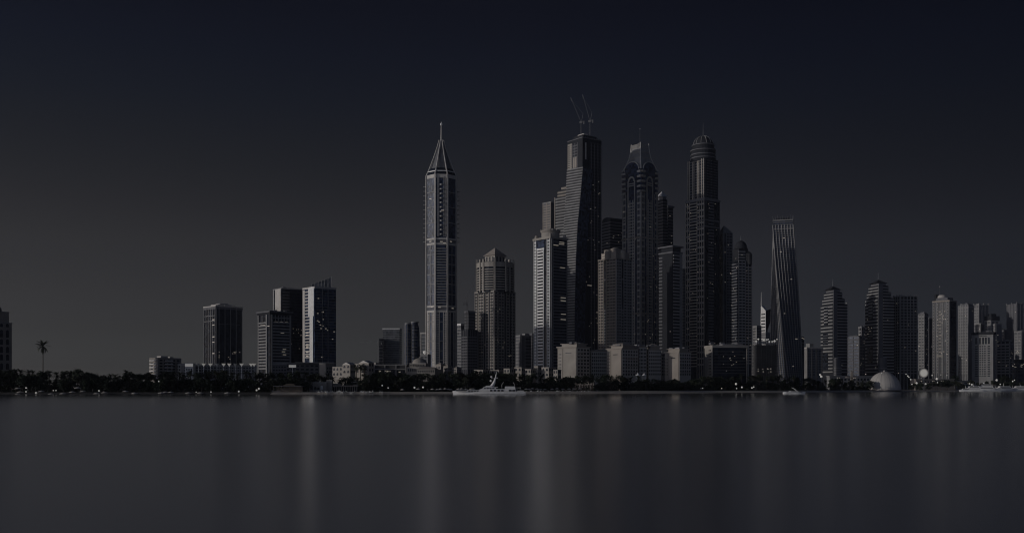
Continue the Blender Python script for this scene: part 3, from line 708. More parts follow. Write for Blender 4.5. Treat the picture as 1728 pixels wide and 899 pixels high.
def back_group():
    b = Bld('back_tower', 'narrow banded tower behind the round crowned balcony tower', 'tower', 916, 930, 944, 1735, th=42)
    b.core('mid', 342, None, name='wall'); b.box('parapet', 'grey', 0, 1, 0, 1, 340, 342.1, o=.4)
    b.piers('L', [.05, .5, .95], 1.4, 'sand', 341.9, None, .9); b.slabs('L', .05, .95, 'sand', 344, 400, 3.8, .5, .7); b.slabs('R', .05, .95, 'mid', 344, 400, 3.8, .4, .7)
    b.piers('R', [.5], 1, 'grey', 341.9, None, .9)
    # stepped banded tower
    b = Bld('curved_tower', 'banded tower with a sloping stepped top left of the tallest dark tower', 'tower', 936, 962, 984, 1680, th=40)
    b.core('blackc', 330, None, name='wall')
    z = b.z(330); b.box('step', 'blackc', .2, 1, 0, 1, 319, 330.1); b.box('step', 'blackc', .45, 1, 0, 1, 313, 319.1)
    b.slabs('L', .0, .98, 'grey', 330, 620, 4.5, .4, .8); b.slabs('L', .2, .98, 'sand', 319.5, 330, 4.5, .5, .8); b.slabs('L', .45, .98, 'sand', 312.6, 319, 4, .5, .8)
    b.slabs('R', .02, .98, 'mid', 314, 620, 4.5, .3, .8); b.piers('L', [.03], 1.3, 'sand', 329, None, 1.2)
back_group()

def tallest_dark():
    D = 1560
    b = Bld('tallest_tower', 'tallest tower, dark and slab sided, unfinished at the top', 'tower', 958, 983, 1015, D, th=50)
    b.core('dark', 232, None, name='shaft')
    b.box('stepped_roof', 'dark', .4, 1, .0, .75, 227, 232.1); b.box('roof_block', 'mid', .3, .8, .25, .6, 224.5, 227.1); b.box('roof_block', 'pale', .55, .95, .1, .3, 224, 227.3)
    # sunlit upper left strip and scaffolded bay
    b.panel('L', .02, .3, 'beige', 237, 283, .7, 'stone_strip'); b.windows('L', .03, .3, 3, 239, 282, 13, .45, .55, o=.85)
    b.slabs('L', .32, .7, 'mid', 240, 283, 4.5, .4, .6); b.piers('L', [.34, .5, .68], .9, 'mid', 238, 283, .8); b.panel('L', .38, .62, 'sand', 262, 280, .75, 'scaffold_panel'); b.clutter(232, 9, 5, 'dark'); b.lights(16, 290, 600, 'R', .8)
    b.piers('R', [.16], 2.6, 'pale', 240, 268, .7, 'pale_strip')  # paler strip high on the right face
    b.piers('R', [.45, .62, .8, .97], 1.0, 'mid', 240, None, .6); b.piers('R', [.3, .53, .71, .89], .6, 'dark', 234, None, .8)
    b.slabs('R', .4, .97, 'blackc', 236, 580, 4.6, .35, .35)
    for yy, s_ in ((300, .2), (318, .25), (350, .22), (352, .5), (400, .3), (440, .2), (480, .25), (485, .7), (525, .7)): b.panel('R', s_, s_+.22, 'win' if random.random() < .5 else 'mid', yy, yy+1.2, .9, 'lit_window')
    b.box('railing', 'mid', 0, 1, 0, 1, 231, 232.2, o=.5)
    for x in lin(9): b.panel('R', x-.01, x+.01, 'mid', 229, 232.5, .5, 'scaffold_post')
    # the leaning lower wing in front
    D2 = 1545; k = D2/F
    def Wp(x, y, dd=0): return Vector((X(x, D2+dd), D2+dd, Z(y, D2)))
    prof = [(984, 284), (980, 330), (975, 380), (972, 440), (970, 520), (969, 632)]
    lft = [(957, 284), (955, 300), (952, 340), (948, 380), (945, 440), (943, 632)]
    root = tag(empty('leaning_tower', (X(965, D2), D2, GZ)), 'banded tower whose lit face leans outward in front of the tallest dark tower', 'tower')
    o = Vector(root.location)
    rings = []
    for (a, ya), (c, yc) in zip(lft, prof):
        y = (ya+yc)/2
        A_ = Wp(a, yc, 12)-o; B_ = Wp(c, yc, -8)-o; C_ = Wp(c+17, yc, 14)-o; E_ = Wp(a+9, yc, 34)-o
        rings.append([A_, B_, C_, E_])
    MB().loft(rings[::-1]).build('shaft', 'blackc', root)
    def at(y):
        zz = Z(y, D2)-GZ
        for r0, r1 in zip(rings, rings[1:]):
            if r0[0].z >= zz >= r1[0].z:
                t = (r0[0].z-zz)/(r0[0].z-r1[0].z); return [a.lerp(c, t) for a, c in zip(r0, r1)]
        return rings[-1]
    y = 285.5
    while y < 625:
        A_, B_, C_, E_ = at(y); n = (A_-B_).cross(Vector((0,0,1))).normalized(); n = n if n.y < 0 else -n
        h = Vector((0,0,1.6)); q0, q1 = A_+n*.9, B_+n*.9
        MB().add([A_-n*.5, B_-n*.5, q1, q0, A_-n*.5+h, B_-n*.5+h, q1+h, q0+h], [(0,1,2,3),(7,6,5,4),(3,2,6,7),(0,3,7,4),(1,5,6,2)]).build('balcony_slab', 'grey', root)
        y += 4.5
    # blue glass side that follows the lean
    rr = [[r[1]+Vector((.15,-.6,0)), r[1]+Vector((.8,-.4,0)), r[2]+Vector((.4,-.6,0)), r[2]+Vector((0,0,0))] for r in rings]
    MB().loft(rr[::-1]).build('side_glass', 'blue', root)
tallest_dark()

def roof_cranes():
    for (x, yb, xt, yt, lab) in ((980, 206, 963, 165, 'luffing crane on the tallest tower, its jib raised to the left'), (995, 204, 983, 160, 'luffing crane on the tallest tower with the steeper jib')):
        D = 1585; s_ = D/F; t = tag(empty('luffing_crane', (X(x, D), D, Z(228, D))), lab, 'crane')
        z = lambda y: Z(y, D)-Z(228, D)
        x2 = (xt-x)*s_
        lattice_mast(t, z(yb), .8, 0, 'mid'); lattice_beam(t, (0,0,z(yb)), (x2,0,z(yt)), .8, 'jib', 'mid')
        MB().tube((x2*.85,0,z(yb)+(z(yt)-z(yb))*.85), (x2,0,z(yt)), .6, .5, 6).build('jib_head', 'mid', t)
        MB().box(1, 6*s_, -1, 1, z(yb+1), z(yb-1.5)).build('counter_jib', 'mid', t); MB().box(4*s_, 6*s_, -1.4, 1.4, z(yb+3.5), z(yb-1)).build('counterweight', 'grey', t)
        MB().box(-2, 1.6, -2, -.2, z(yb+2.5), z(yb-.5)).build('cab', 'grey', t)
        MB().tube((1,0,z(yb)), (4*s_,0,z(yb-14)), .35, .3).build('a_frame', 'mid', t); MB().tube((4*s_,0,z(yb-14)), (x2*.9,0,z(yb)+(z(yt)-z(yb))*.9), .12).build('tie_rope', 'mid', t)
roof_cranes()

def dark_arch():
    b = Bld('dark_tower', 'dark tower with a rounded top between the tallest tower and the concave crown', 'tower', 1016, 1030, 1052, 1690, th=52)
    b.core('dark', 370, None, name='wall'); b.rings('mid', 372, 500, 4.6, .3, .5)
    z = b.z(370); r = b.w*.5
    ar = [(-b.w*.5+b.w*.5*cos(pi*k/10), z-.3+5*sin(pi*k/10)) for k in range(11)]
    MB().loft([[(p[0], .5, p[1]) for p in ar], [(p[0], b.d-.5, p[1]) for p in ar]]).build('vault_roof', 'dark', b.root)
    b.mast(.3, .3, 361, 369, .5)
    b.lights(4, 375, 480)
dark_arch()

def front_beige():
    b = Bld('beige_tower', 'beige tower with rounded gables in front of the concave crowned tower', 'tower', 1010, 1040, 1066, 1440, th=44)
    b.core('glass', 436, None, name='glass_wall')
    b.box('upper_stage', 'sand', .1, .94, .06, .9, 424, 436.1); b.box('top_stage', 'sand', .2, .85, .12, .8, 418, 424.1); b.box('cornice', 'sand', 0, 1, 0, 1, 434.5, 436.5, o=.9)
    for f in 'LR':
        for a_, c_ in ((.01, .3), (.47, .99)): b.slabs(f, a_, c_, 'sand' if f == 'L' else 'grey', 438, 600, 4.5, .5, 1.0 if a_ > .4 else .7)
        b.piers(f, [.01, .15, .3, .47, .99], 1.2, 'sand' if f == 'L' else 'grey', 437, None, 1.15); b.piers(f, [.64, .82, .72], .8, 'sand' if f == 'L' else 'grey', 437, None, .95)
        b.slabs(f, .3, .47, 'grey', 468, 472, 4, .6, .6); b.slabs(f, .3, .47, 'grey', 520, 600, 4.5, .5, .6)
    b.windows('L', .15, .85, 6, 425, 434, 3, .4, .5, o=-.4) if False else None
    for u, v, R, yt in ((.5, .06, 5.0, 424), (.94, .5, 5.0, 424)):
        MB().lathe([(R, b.z(436)), (R, b.z(424)), (R*.8, b.z(421)), (R*.4, b.z(419)), (.1, b.z(418))], -b.w+u*b.w, v*b.d, 16).build('turret', 'sand', b.root)
    MB().lathe([(7, b.z(418)), (6, b.z(416)), (3, b.z(414.6)), (.1, b.z(414))], -b.w*.45, b.d*.45, 16).build('roof_dome', 'sand', b.root)
    for yy in (427, 431): 
        for s_ in (.25, .35): b.panel('L', s_, s_+.05, 'win', yy, yy+1.6, -b.d*.06+.3 if False else .95, 'lit_window')
front_beige()

def concave_crown():
    b = Bld('crowned_tower', 'tower with a flared concave crown, tall arches and a small spire', 'tower', 1050, 1082, 1110, 1590, th=43)
    b.core('blue', 283, None, name='glass_wall')
    for f, m in (('L', 'pale'), ('R', 'beige')):  # paler stone on the sunward face puts its brightness into the colour
        b.slabs(f, .01, .2, m, 284, 326, 7, .4, 2.2, 'corner_balcony'); b.slabs(f, .82, .99, m, 284, 326, 7, .4, 2.2, 'corner_balcony')
        b.piers(f, [.02, .1, .2], .9, m, 324, None, .8); b.piers(f, [.8, .9, .98], .9, m, 324, None, .8)
        b.slabs(f, .01, .21, m, 326, 600, 9.5, .28, .7); b.slabs(f, .79, .99, m, 326, 600, 9.5, .28, .7)
        # arched stone bay in the middle
        W = b.w if f == 'L' else b.d; hw = W*.17; c0 = W*.5
        zt, zb_ = b.z(297), b.z(600)
        def place(poly, mm, nm, o0, o1):
            if f == 'L': rr = [[(-b.w+c0+p[0], yy, p[1]) for p in poly] for yy in (o0, -o1)]
            else: rr = [[(yy, c0+p[0], p[1]) for p in poly] for yy in (-o0, o1)]
            MB().loft(rr).build(nm, mm, b.root)
        for sx in (-1, 1):
            place([(sx*hw-.9, zb_), (sx*hw+.9, zb_), (sx*hw+.9, b.z(302)), (sx*hw-.9, b.z(302))], m, 'arch_pier', .2, 1.2)
            place([(sx*hw*.45-.6, zb_), (sx*hw*.45+.6, zb_), (sx*hw*.45+.6, b.z(335)), (sx*hw*.45-.6, b.z(335))], m, 'arch_pier', .2, 1.0)
        arc = [(hw*1.05*cos(pi*k/10), b.z(303)+hw*1.15*sin(pi*k/10)) for k in range(11)]; inn = [(hw*.7*cos(pi*k/10), b.z(303)+hw*.75*sin(pi*k/10)) for k in range(11)]
        place(arc+inn[::-1], m, 'arch_head', .2, 1.1)
        b.slabs(f, .34, .66, m, 305, 312, 3.5, .5, .8); b.slabs(f, .34, .66, m, 338, 600, 4.5, .45, .9)
        # big rounded glass gable over each face
        R = W*.37; g = [(R*cos(pi*k/14), b.z(284)+R*.82*sin(pi*k/14)) for k in range(15)]
        place(g, 'blue', 'gable_glass', 3.0, .3)
        g2 = [(R*1.07*cos(pi*k/14), b.z(284)+R*.9*sin(pi*k/14)) for k in range(15)]
        place(g2+g[::-1], 'pale', 'gable_rim', 1.0, .9)
    b.rings('sand', 398, 402, 4, .7, 1.0, 'belt'); b.rings('sand', 526, 530, 4, .7, 1.0, 'belt'); b.piers('L', [.98], 2.2, 'grey', 400, None, 1.25, 'corner_pier')
    for yy in (404, 430, 456, 482, 508): b.slabs('L', .2, .34, 'grey', yy, yy+2, 2, .6, .8, 'belt_line')
    # concave pyramid crown
    cx, cy = -b.w/2, b.d/2; rings = []
    for f_, yy in ((1.0, 284), (.78, 272), (.62, 262), (.54, 252), (.5, 243), (.49, 239)):
        q = b.w/2*f_; q2 = b.d/2*f_; rings.append([(cx-q, cy-q2, b.z(yy)), (cx+q, cy-q2, b.z(yy)), (cx+q, cy+q2, b.z(yy)), (cx-q, cy+q2, b.z(yy))])
    MB().loft(rings).build('crown', 'grey', b.root)
    for i in range(4): 
        MB().path([r[i] for r in rings]+[Vector(rings[-1][i])+Vector((0,0,3))], [1.1, 1, .9, .9, .9, .9, .5]).build('crown_rib', 'pale', b.root)
    for k in (2, 3, 4, 5):
        zz = rings[k][0][2]; x0, x1, y0, y1 = rings[k][0][0], rings[k][2][0], rings[k][0][1], rings[k][2][1]
        MB().box(x0-.5, x1+.5, y0-.5, y1+.5, zz-.6, zz+.6).build('crown_band', 'beige', b.root)
    q = b.w*.14; MB().loft([[(cx-q, cy-q, b.z(239)), (cx+q, cy-q, b.z(239)), (cx+q, cy+q, b.z(239)), (cx-q, cy+q, b.z(239))], [(cx-.8, cy-.8, b.z(233)), (cx+.8, cy-.8, b.z(233)), (cx+.8, cy+.8, b.z(233)), (cx-.8, cy+.8, b.z(233))]]).build('lantern', 'mid', b.root)
    MB().path([(cx,cy,b.z(234)), (cx,cy,b.z(210))], [.35,.15]).build('mast', 'mid', b.root)
    MB().lathe([(.05, b.z(211)), (.9, b.z(210)), (.05, b.z(209))], cx, cy, 8).build('finial', 'pale', b.root)
    b.lights(14, 335, 590, 'LR', 1.4)
concave_crown()

def behind_crown():
    b = Bld('dark_tower', 'near black tower with a small bright pyramid tip right of the concave crown', 'tower', 1108, 1119, 1126, 1690, th=50)
    b.core('dark', 336, None, name='wall'); b.rings('mid', 338, 560, 4.6, .3, .5)
    b.box('upper_stage', 'mid', .1, .9, .1, .9, 331, 336.1); vx, vy = -b.w*.5, b.d*.5; p = b.w*.42
    MB().add([(vx-p,vy-p,b.z(331)),(vx+p,vy-p,b.z(331)),(vx+p,vy+p,b.z(331)),(vx-p,vy+p,b.z(331)),(vx,vy,b.z(321))], [(0,1,4),(1,2,4),(2,3,4),(3,0,4),(0,3,2,1)]).build('pyramid_roof', 'white', b.root)
    b = Bld('dark_tower', 'narrow dark tower with a flared flat cap behind the pyramid tipped one', 'tower', 1122, 1127, 1136, 1715, th=50)
    b.core('dark', 350, None, name='wall'); b.box('roof_cap', 'mid', 0, 1, 0, 1, 347, 350.1, o=1.5); b.slabs('R', .05, .95, 'mid', 353, 560, 4.6, .3, .7)
    b.lights(3, 360, 410)
    b = Bld('dark_tower', 'black glass tower with pale rounded balconies and a wide flat cap', 'tower', 1112, 1135, 1151, 1500, th=44)
    b.core('dark', 425, None, name='wall'); b.box('roof_cap', 'mid', 0, 1, 0, 1, 414, 416.5, o=1.5); b.box('upper_stage', 'dark', .12, .95, .08, .92, 416.3, 425.1); b.box('cornice', 'mid', 0, 1, 0, 1, 424, 426.4, o=.8)
    b.slabs('L', .02, .28, 'mid', 430, 612, 5, .45, .8); 
    b.slabs('R', .05, .72, 'grey', 428, 605, 4.9, .5, 1.6); b.panel('R', .74, .99, 'grey', 426, None, .9, 'stone_strip')
    b.panel('L', .8, .86, 'win', 558, 559.5, .3, 'lit_window')
    b = Bld('ribbed_tower', 'plain ribbed tower in the gap left of the tower topped by a round dome', 'tower', 1148, 1153, 1160, 1700, th=45)
    b.core('mid', 455, None, name='wall'); b.rings('grey', 457, 600, 4.6, .35, .5); b.box('parapet', 'grey', 0, 1, 0, 1, 453, 455.1, o=.6)
behind_crown()

def domed_giant():
    b = Bld('domed_skyscraper', 'very tall dark stone tower topped by a ribbed round dome and mast', 'tower', 1157, 1189, 1214, 1590, th=42)
    b.core('glass', 335, None, name='lower_shaft'); b.box('upper_shaft', 'glass', .07, .95, .05, .95, 266, 335.1)
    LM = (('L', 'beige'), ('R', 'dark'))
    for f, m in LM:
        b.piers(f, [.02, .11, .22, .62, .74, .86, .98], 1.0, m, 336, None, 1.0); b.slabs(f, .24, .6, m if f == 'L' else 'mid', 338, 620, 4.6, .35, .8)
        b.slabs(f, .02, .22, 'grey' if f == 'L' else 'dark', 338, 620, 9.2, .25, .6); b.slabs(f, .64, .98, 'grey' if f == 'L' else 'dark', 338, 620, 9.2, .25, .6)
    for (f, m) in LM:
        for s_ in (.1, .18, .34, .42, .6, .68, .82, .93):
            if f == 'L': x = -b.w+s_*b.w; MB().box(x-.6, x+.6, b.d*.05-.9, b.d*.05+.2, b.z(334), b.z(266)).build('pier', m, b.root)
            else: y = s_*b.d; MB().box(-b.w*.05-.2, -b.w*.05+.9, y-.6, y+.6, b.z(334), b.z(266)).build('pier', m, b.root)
    me = MB().box(-b.w*.93-.4, -b.w*.05+.4, b.d*.05-.4, b.d*.95+.4, 0, 1.2).mesh('floor_slab', 'mid')
    for k in range(15): link('floor_slab', me, b.root, (0, 0, b.z(333)+k*4.3))
    b.rings('mid', 333, 338, 5, .8, 1.3, 'belt'); b.rings('mid', 369, 372, 3, .7, 1.2, 'belt'); b.rings('mid', 380, 383, 3, .6, 1.2, 'belt')
    vx, vy = -b.w*.48, b.d*.52; R = 21*b.mpp
    MB().lathe([(R, b.z(268)), (R, b.z(262)), (R*.97, b.z(262)), (R*.97, b.z(250)), (R*1.02, b.z(249)), (R*1.02, b.z(247)), (R*.86, b.z(246)), (R*.86, b.z(240)), (R*.9, b.z(239.5)), (R*.9, b.z(238))], vx, vy, 28).build('drum', 'dark', b.root)
    for k, (rr, yy) in enumerate(((1.04, 262), (1.02, 256), (1.06, 249), (.93, 239.5))): MB().lathe([(R*rr, b.z(yy)-.7), (R*rr, b.z(yy)+.7)], vx, vy, 28).build('drum_band', 'mid', b.root)
    Rd = R*.82; z0 = b.z(239); Hd = b.z(223)-z0
    MB().lathe([(Rd*cos(pi/2*k/8), z0+Hd*sin(pi/2*k/8)) for k in range(9)][:-1]+[(.05, z0+Hd)], vx, vy, 28).build('dome', 'dark', b.root)
    for k in range(12):
        a = 2*pi*k/12; MB().path([(vx+(Rd+.3)*cos(pi/2*j/6)*cos(a), vy+(Rd+.3)*cos(pi/2*j/6)*sin(a), z0+(Hd+.3)*sin(pi/2*j/6)) for j in range(6)], .5, 4).build('dome_rib', 'grey', b.root)
    MB().path([(vx,vy,b.z(224)), (vx,vy,b.z(212)), (vx,vy,b.z(200))], [.7,.4,.2]).build('mast', 'mid', b.root)
    b.lights(22, 340, 600, 'LR', 1.2, size=1.1)
    # towers on its right
    b = Bld('stone_tower', 'brown tower with pale piers and a pointed roof right of the domed giant', 'tower', 1213, 1221, 1236, 1620, th=56)
    b.core('glass', 393, None, name='wall'); b.piers('L', [.05, .95], 1.1, 'grey', 392, None, .8); b.piers('R', [.03, .3, .6, .97], 1.1, 'mid', 392, None, .9); b.slabs('R', .3, .97, 'mid', 394, 610, 4.4, .4, .6)
    z = b.z(393); MB().add([(-b.w-1,-1,z),(1,-1,z),(1,b.d+1,z),(-b.w-1,b.d+1,z),(-b.w/2,b.d*.3,b.z(379))], [(0,1,4),(1,2,4),(2,3,4),(3,0,4),(0,3,2,1)]).build('pyramid_roof', 'mid', b.root)
    b.lights(4, 400, 500, 'LR', 1.2)
    b = Bld('domed_tower', 'slim tower with a black pointed dome above a column of balconies', 'tower', 1235, 1246, 1269, 1560, th=60)
    b.core('glass', 440, None, name='wall'); b.box('upper_stage', 'dark', .0, .95, .05, .72, 418, 440.1)
    b.slabs('L', .03, .97, 'mid', 442, 615, 4.4, .45, .8); b.slabs('R', .02, .5, 'grey', 422, 615, 4.4, .5, .7); b.slabs('R', .55, .97, 'sand', 448, 615, 4.4, .5, .9); b.piers('R', [.02, .26, .5, .72, .97], .9, 'grey', 440, None, 1.1)
    R = 10.5*b.mpp; vx, vy = -b.w*.35, b.d*.35
    MB().lathe([(R, b.z(419)), (R*.95, b.z(413)), (R*.7, b.z(408)), (R*.35, b.z(405.5)), (.1, b.z(404))], vx, vy, 20).build('dome', 'dark', b.root)
    MB().path([(vx,vy,b.z(405)), (vx,vy,b.z(396))], [.4,.2]).build('mast', 'steel', b.root)
    MB().lathe([(6, b.z(446)), (6, b.z(428)), (3, b.z(424)), (.1, b.z(422))], -3, b.d*.8, 14).build('turret', 'blackc', b.root)
    b.lights(10, 430, 600, 'LR', 1.3, size=1.2)
domed_giant()

# ------------------------------------------------------------------ beige hotels in front of the cluster
def hotel_block(x0, xe, x1, yt, D, label, nl, nr, rows, th, m='beige', mr='sand', blank=True, stage=True, dome=False):
    b = Bld('hotel_block', label, 'hotel', x0, xe, x1, D, th=th)
    b.core(m, yt, None, name='wall'); b.box('cornice', 'sand', 0, 1, 0, 1, yt-1.2, yt+.6, o=1.0)
    if stage: b.box('upper_stage', m, .12, .9, .15, .9, yt-5.5, yt-1); b.box('eave', 'sand', .12, .9, .15, .9, yt-6.4, yt-5.3, o=1.2)
    if dome:
        z = b.z(yt-6.3) if stage else b.z(yt-1.1); q = b.w*.36; cx, cy = -b.w*.49, b.d*.5; q2 = min(q, b.d*.4)
        MB().loft([[(cx-q*f, cy-q2*f, z+h), (cx+q*f, cy-q2*f, z+h), (cx+q*f, cy+q2*f, z+h), (cx-q*f, cy+q2*f, z+h)] for f, h in ((1, 0), (.85, 1.2), (.6, 2.0), (.3, 2.4))]).build('roof', 'sand', b.root)
    if not blank: b.windows('L', .04, .96, nl, yt+2, 634, rows, .42, .5)
    else: b.windows('L', .4, .75, 1, yt+8.5, yt+11, 1, .9, .5)
    b.panel('R', .02, .98, 'pale', yt+1, None, .3, 'brightened_front'); b.windows('R', .03, .97, max(2, round(nr*.8)), yt+2, 634, round(rows*.85), .5, .55, o=.45)  # pale overlay brightens the shaded face, light put into its colour
    b.clutter(yt-1 if not stage else yt-5.6, 5, 2.6)
    if blank: b.windows('L', .03, .22, 2, yt+9, 634, rows-2, .4, .45); b.piers('L', [.27, .97], .9, m, yt+2, None, .5, 'pilaster'); b.slabs('R', .01, .99, m, yt+14, yt+17, 3, .3, .5, 'string_course'); b.box('chimney', m, .4, .5, .4, .6, yt-8, yt-4)
    return b
def hotels():
    b = hotel_block(941, 973, 995, 585, 985, 'beige hotel wing with a big blank sunlit wall', 1, 5, 9, 40); b.slabs('R', .05, .5, 'beige', 590, 634, 10, .12, 1.2); b.slabs('L', .01, .99, 'sand', 585.5, 588, 2, .4, .7, 'string_course')
    hotel_block(993, 997, 1034, 592, 1005, 'long many windowed hotel wing linking the blank walled ends', 2, 12, 8, 78, stage=False, blank=False)
    b = hotel_block(1024, 1049, 1077, 588, 980, 'hotel wing with a swept roof and blank end wall beside the beige tower', 1, 7, 9, 44, dome=True, m='sand'); b.slabs('R', .25, .98, 'sand', 600, 634, 11, .12, .9)
    hotel_block(1072, 1078, 1091, 585, 1000, 'windowed hotel wing with close set window rows below the concave crown', 2, 6, 10, 66, stage=False, blank=False)
    hotel_block(1088, 1094, 1116, 590, 1005, 'lower hotel wing with arched roof loggia below the black balcony tower', 2, 7, 8, 70, blank=False, dome=True, m='sand')
    b = hotel_block(1122, 1146, 1166, 594, 985, 'hotel end wing with a blank wall left of the dark window block', 1, 6, 8, 44, m='sand'); b.slabs('R', .03, .97, 'sand', 600, 634, 10, .12, 1.0)
    hotel_block(1110, 1116, 1124, 600, 1020, 'recessed link between two hotel wings', 1, 3, 7, 60, stage=False, blank=False)
    for x, lab in ((1076.5, 'pointed white marquee on the left below the hotel windows'), (1087, 'pointed white marquee on the right below the hotel windows')):
        D = 900; t = tag(empty('marquee', (X(x, D), D, GZ)), lab.replace(' on the left', ', the wider one,').replace(' on the right', ', the narrower one,'), 'tent')
        r = 2.9 if x < 1080 else 2.5; zt = Z(628.5, D)-GZ; ze = Z(633, D)-GZ
        MB().lathe([(r, ze-.2), (r*.55, ze+.6), (r*.2, ze+1.5), (.04, zt+.3)], n=8).build('tent_roof', 'white', t)
        for i in range(4): MB().tube((r*.7*cos(pi/4+i*pi/2), r*.7*sin(pi/4+i*pi/2), 0), (r*.7*cos(pi/4+i*pi/2), r*.7*sin(pi/4+i*pi/2), ze+.2), .1).build('leg', 'steel', t)
    b = Bld('office_block', 'dark glass office block in a white frame at the foot of the domed giant', 'building', 1190, 1203, 1261, 1000, th=74)
    b.core('glass', 586, None, name='glass_wall'); b.panel('L', .0, .99, 'beige', 586, None, .6, 'stone_end'); b.windows('L', .5, .9, 2, 588, 634, 9, .5, .5, o=.75)
    b.box('roof_slab', 'beige', 0, 1, 0, 1, 582, 586.1, o=.9); b.box('penthouse', 'grey', .1, .9, .3, .9, 580, 582.1)
    b.clutter(580, 5, 2.5); b.windows('R', .05, .97, 13, 591, 632, 9, .5, .45, m='dark', o=.12); b.slabs('R', .02, .98, 'blackc', 590, 632, 4.7, .2, .25)
    for k in range(12): s_ = random.uniform(.1, .9); yy = random.uniform(592, 630); b.panel('R', s_, s_+.02, 'win', yy, yy+1.3, .35, 'lit_window')
    b.piers('R', [.985], 1.4, 'beige', 586, None, .6)
    # low strip of terraces between yacht and hotels
    for (x0, xe, x1, yt, D, lab) in ((868, 880, 890, 620, 900, 'low arched house by the tower feet, above the moored yacht'), (886, 896, 904, 623, 880, 'small beige terrace house at the foot of the bright balcony tower'), (901, 908, 916, 618, 905, 'taller beige villa with a lit side in front of the bright balcony tower'), (914, 926, 938, 620, 880, 'wide low beige house below the blank hotel wall'), (934, 941, 947, 624, 870, 'boxy beige annex touching the hotel'), (800, 815, 826, 624, 900, 'low pale house before the pyramid roofed tower'), (828, 842, 852, 624.5, 905, 'flat roofed house above the middle of the yacht'), (850, 860, 870, 622, 880, 'small gatehouse right of the pyramid roofed tower')):
        white_house(x0, xe, x1, yt, D, lab, 2, th=45, m='beige')
hotels()

# ------------------------------------------------------------------ twisted tower
def twisted():
    D = 1850; s_ = D/F; cx = 1321.5; cb = 1328
    t = tag(empty('twisted_tower', (X(cb, D), D, GZ)), 'tall tower that twists a quarter turn from bottom to top', 'tower')
    z = lambda y: Z(y, D)-GZ
    al = atan((cx-864)/F); H = z(374); half = 16.0*s_
    N = 74
    def ring(k, a=half, zz=None):
        f = k/N; ph = -al+radians(-2+58*(1-f)**1.15); dx = (cx-cb)*s_*f
        zz = H*f if zz is None else zz
        a = a*(1.08-.10*f)
        return [(dx+(x*cos(ph)-y*sin(ph))*a, (x*sin(ph)+y*cos(ph))*a, zz) for x, y in ((-1,-1),(1,-1),(1,1),(-1,1))], ph, dx
    MB().loft([ring(k)[0] for k in range(N+1)]).build('glass_wall', 'blue', t)
    me = MB().box(-half-.35, half+.35, -half-.35, half+.35, 0, 2.1).mesh('floor_slab', 'mid')
    for k in range(1, N):
        r, ph, dx = ring(k); q = link('floor_slab', me, t, (dx, 0, r[0][2]-.7), ph); q.scale = (1.08-.10*k/N, 1.08-.10*k/N, 1)
    for e in range(4):
        for u in lin(8, 0, 1)[:-1]:
            pts = []
            for k in range(0, N+1, 3):
                r = ring(k, half+.7)[0]; a = Vector(r[e]); b_ = Vector(r[(e+1) % 4]); pts.append(a.lerp(b_, u))
            MB().path(pts, .7 if u else 1.0, 4).build('pier', 'grey', t)
    MB().loft([ring(N, half+.8, H-1)[0], ring(N, half+.8, H+1)[0]]).build('top_belt', 'grey', t)
    MB().loft([ring(N-4, half+.9, ring(N-4)[0][0][2])[0], ring(N-4, half+.9, ring(N-4)[0][0][2]+2)[0]]).build('top_belt', 'grey', t)
    MB().loft([ring(N, half*.7, H)[0], ring(N, half*.7, H+5)[0]]).build('roof_block', 'dark', t)
    for e in range(4):
        for j, u in enumerate(lin(9, 0, 1)[:-1]):
            r = ring(N, half)[0]; p = Vector(r[e]).lerp(Vector(r[(e+1)%4]), u); dx = ring(N)[2]; c = Vector((dx, 0, H)); o = (p-c).normalized()
            MB().path([p, p+o*.4+Vector((0,0,4)), p+o*1.2+Vector((0,0,6+4*((j*7+e*3)%5)/4))], [.35,.28,.18], 4).build('crown_fin', 'mid', t)
    for k, e, u in ((60, 0, .3), (48, 0, .7), (33, 0, .2), (22, 0, .7), (22, 0, .75), (66, 0, .5), (10, 0, .4)):
        r = ring(k, half+.9)[0]; p = Vector(r[e]).lerp(Vector(r[(e+1)%4]), u); MB().box(-1.4, 1.4, -.6, .6, 0, 1.4).build('lit_window', 'win', t, p).rotation_euler.z = ring(k)[1]
twisted()

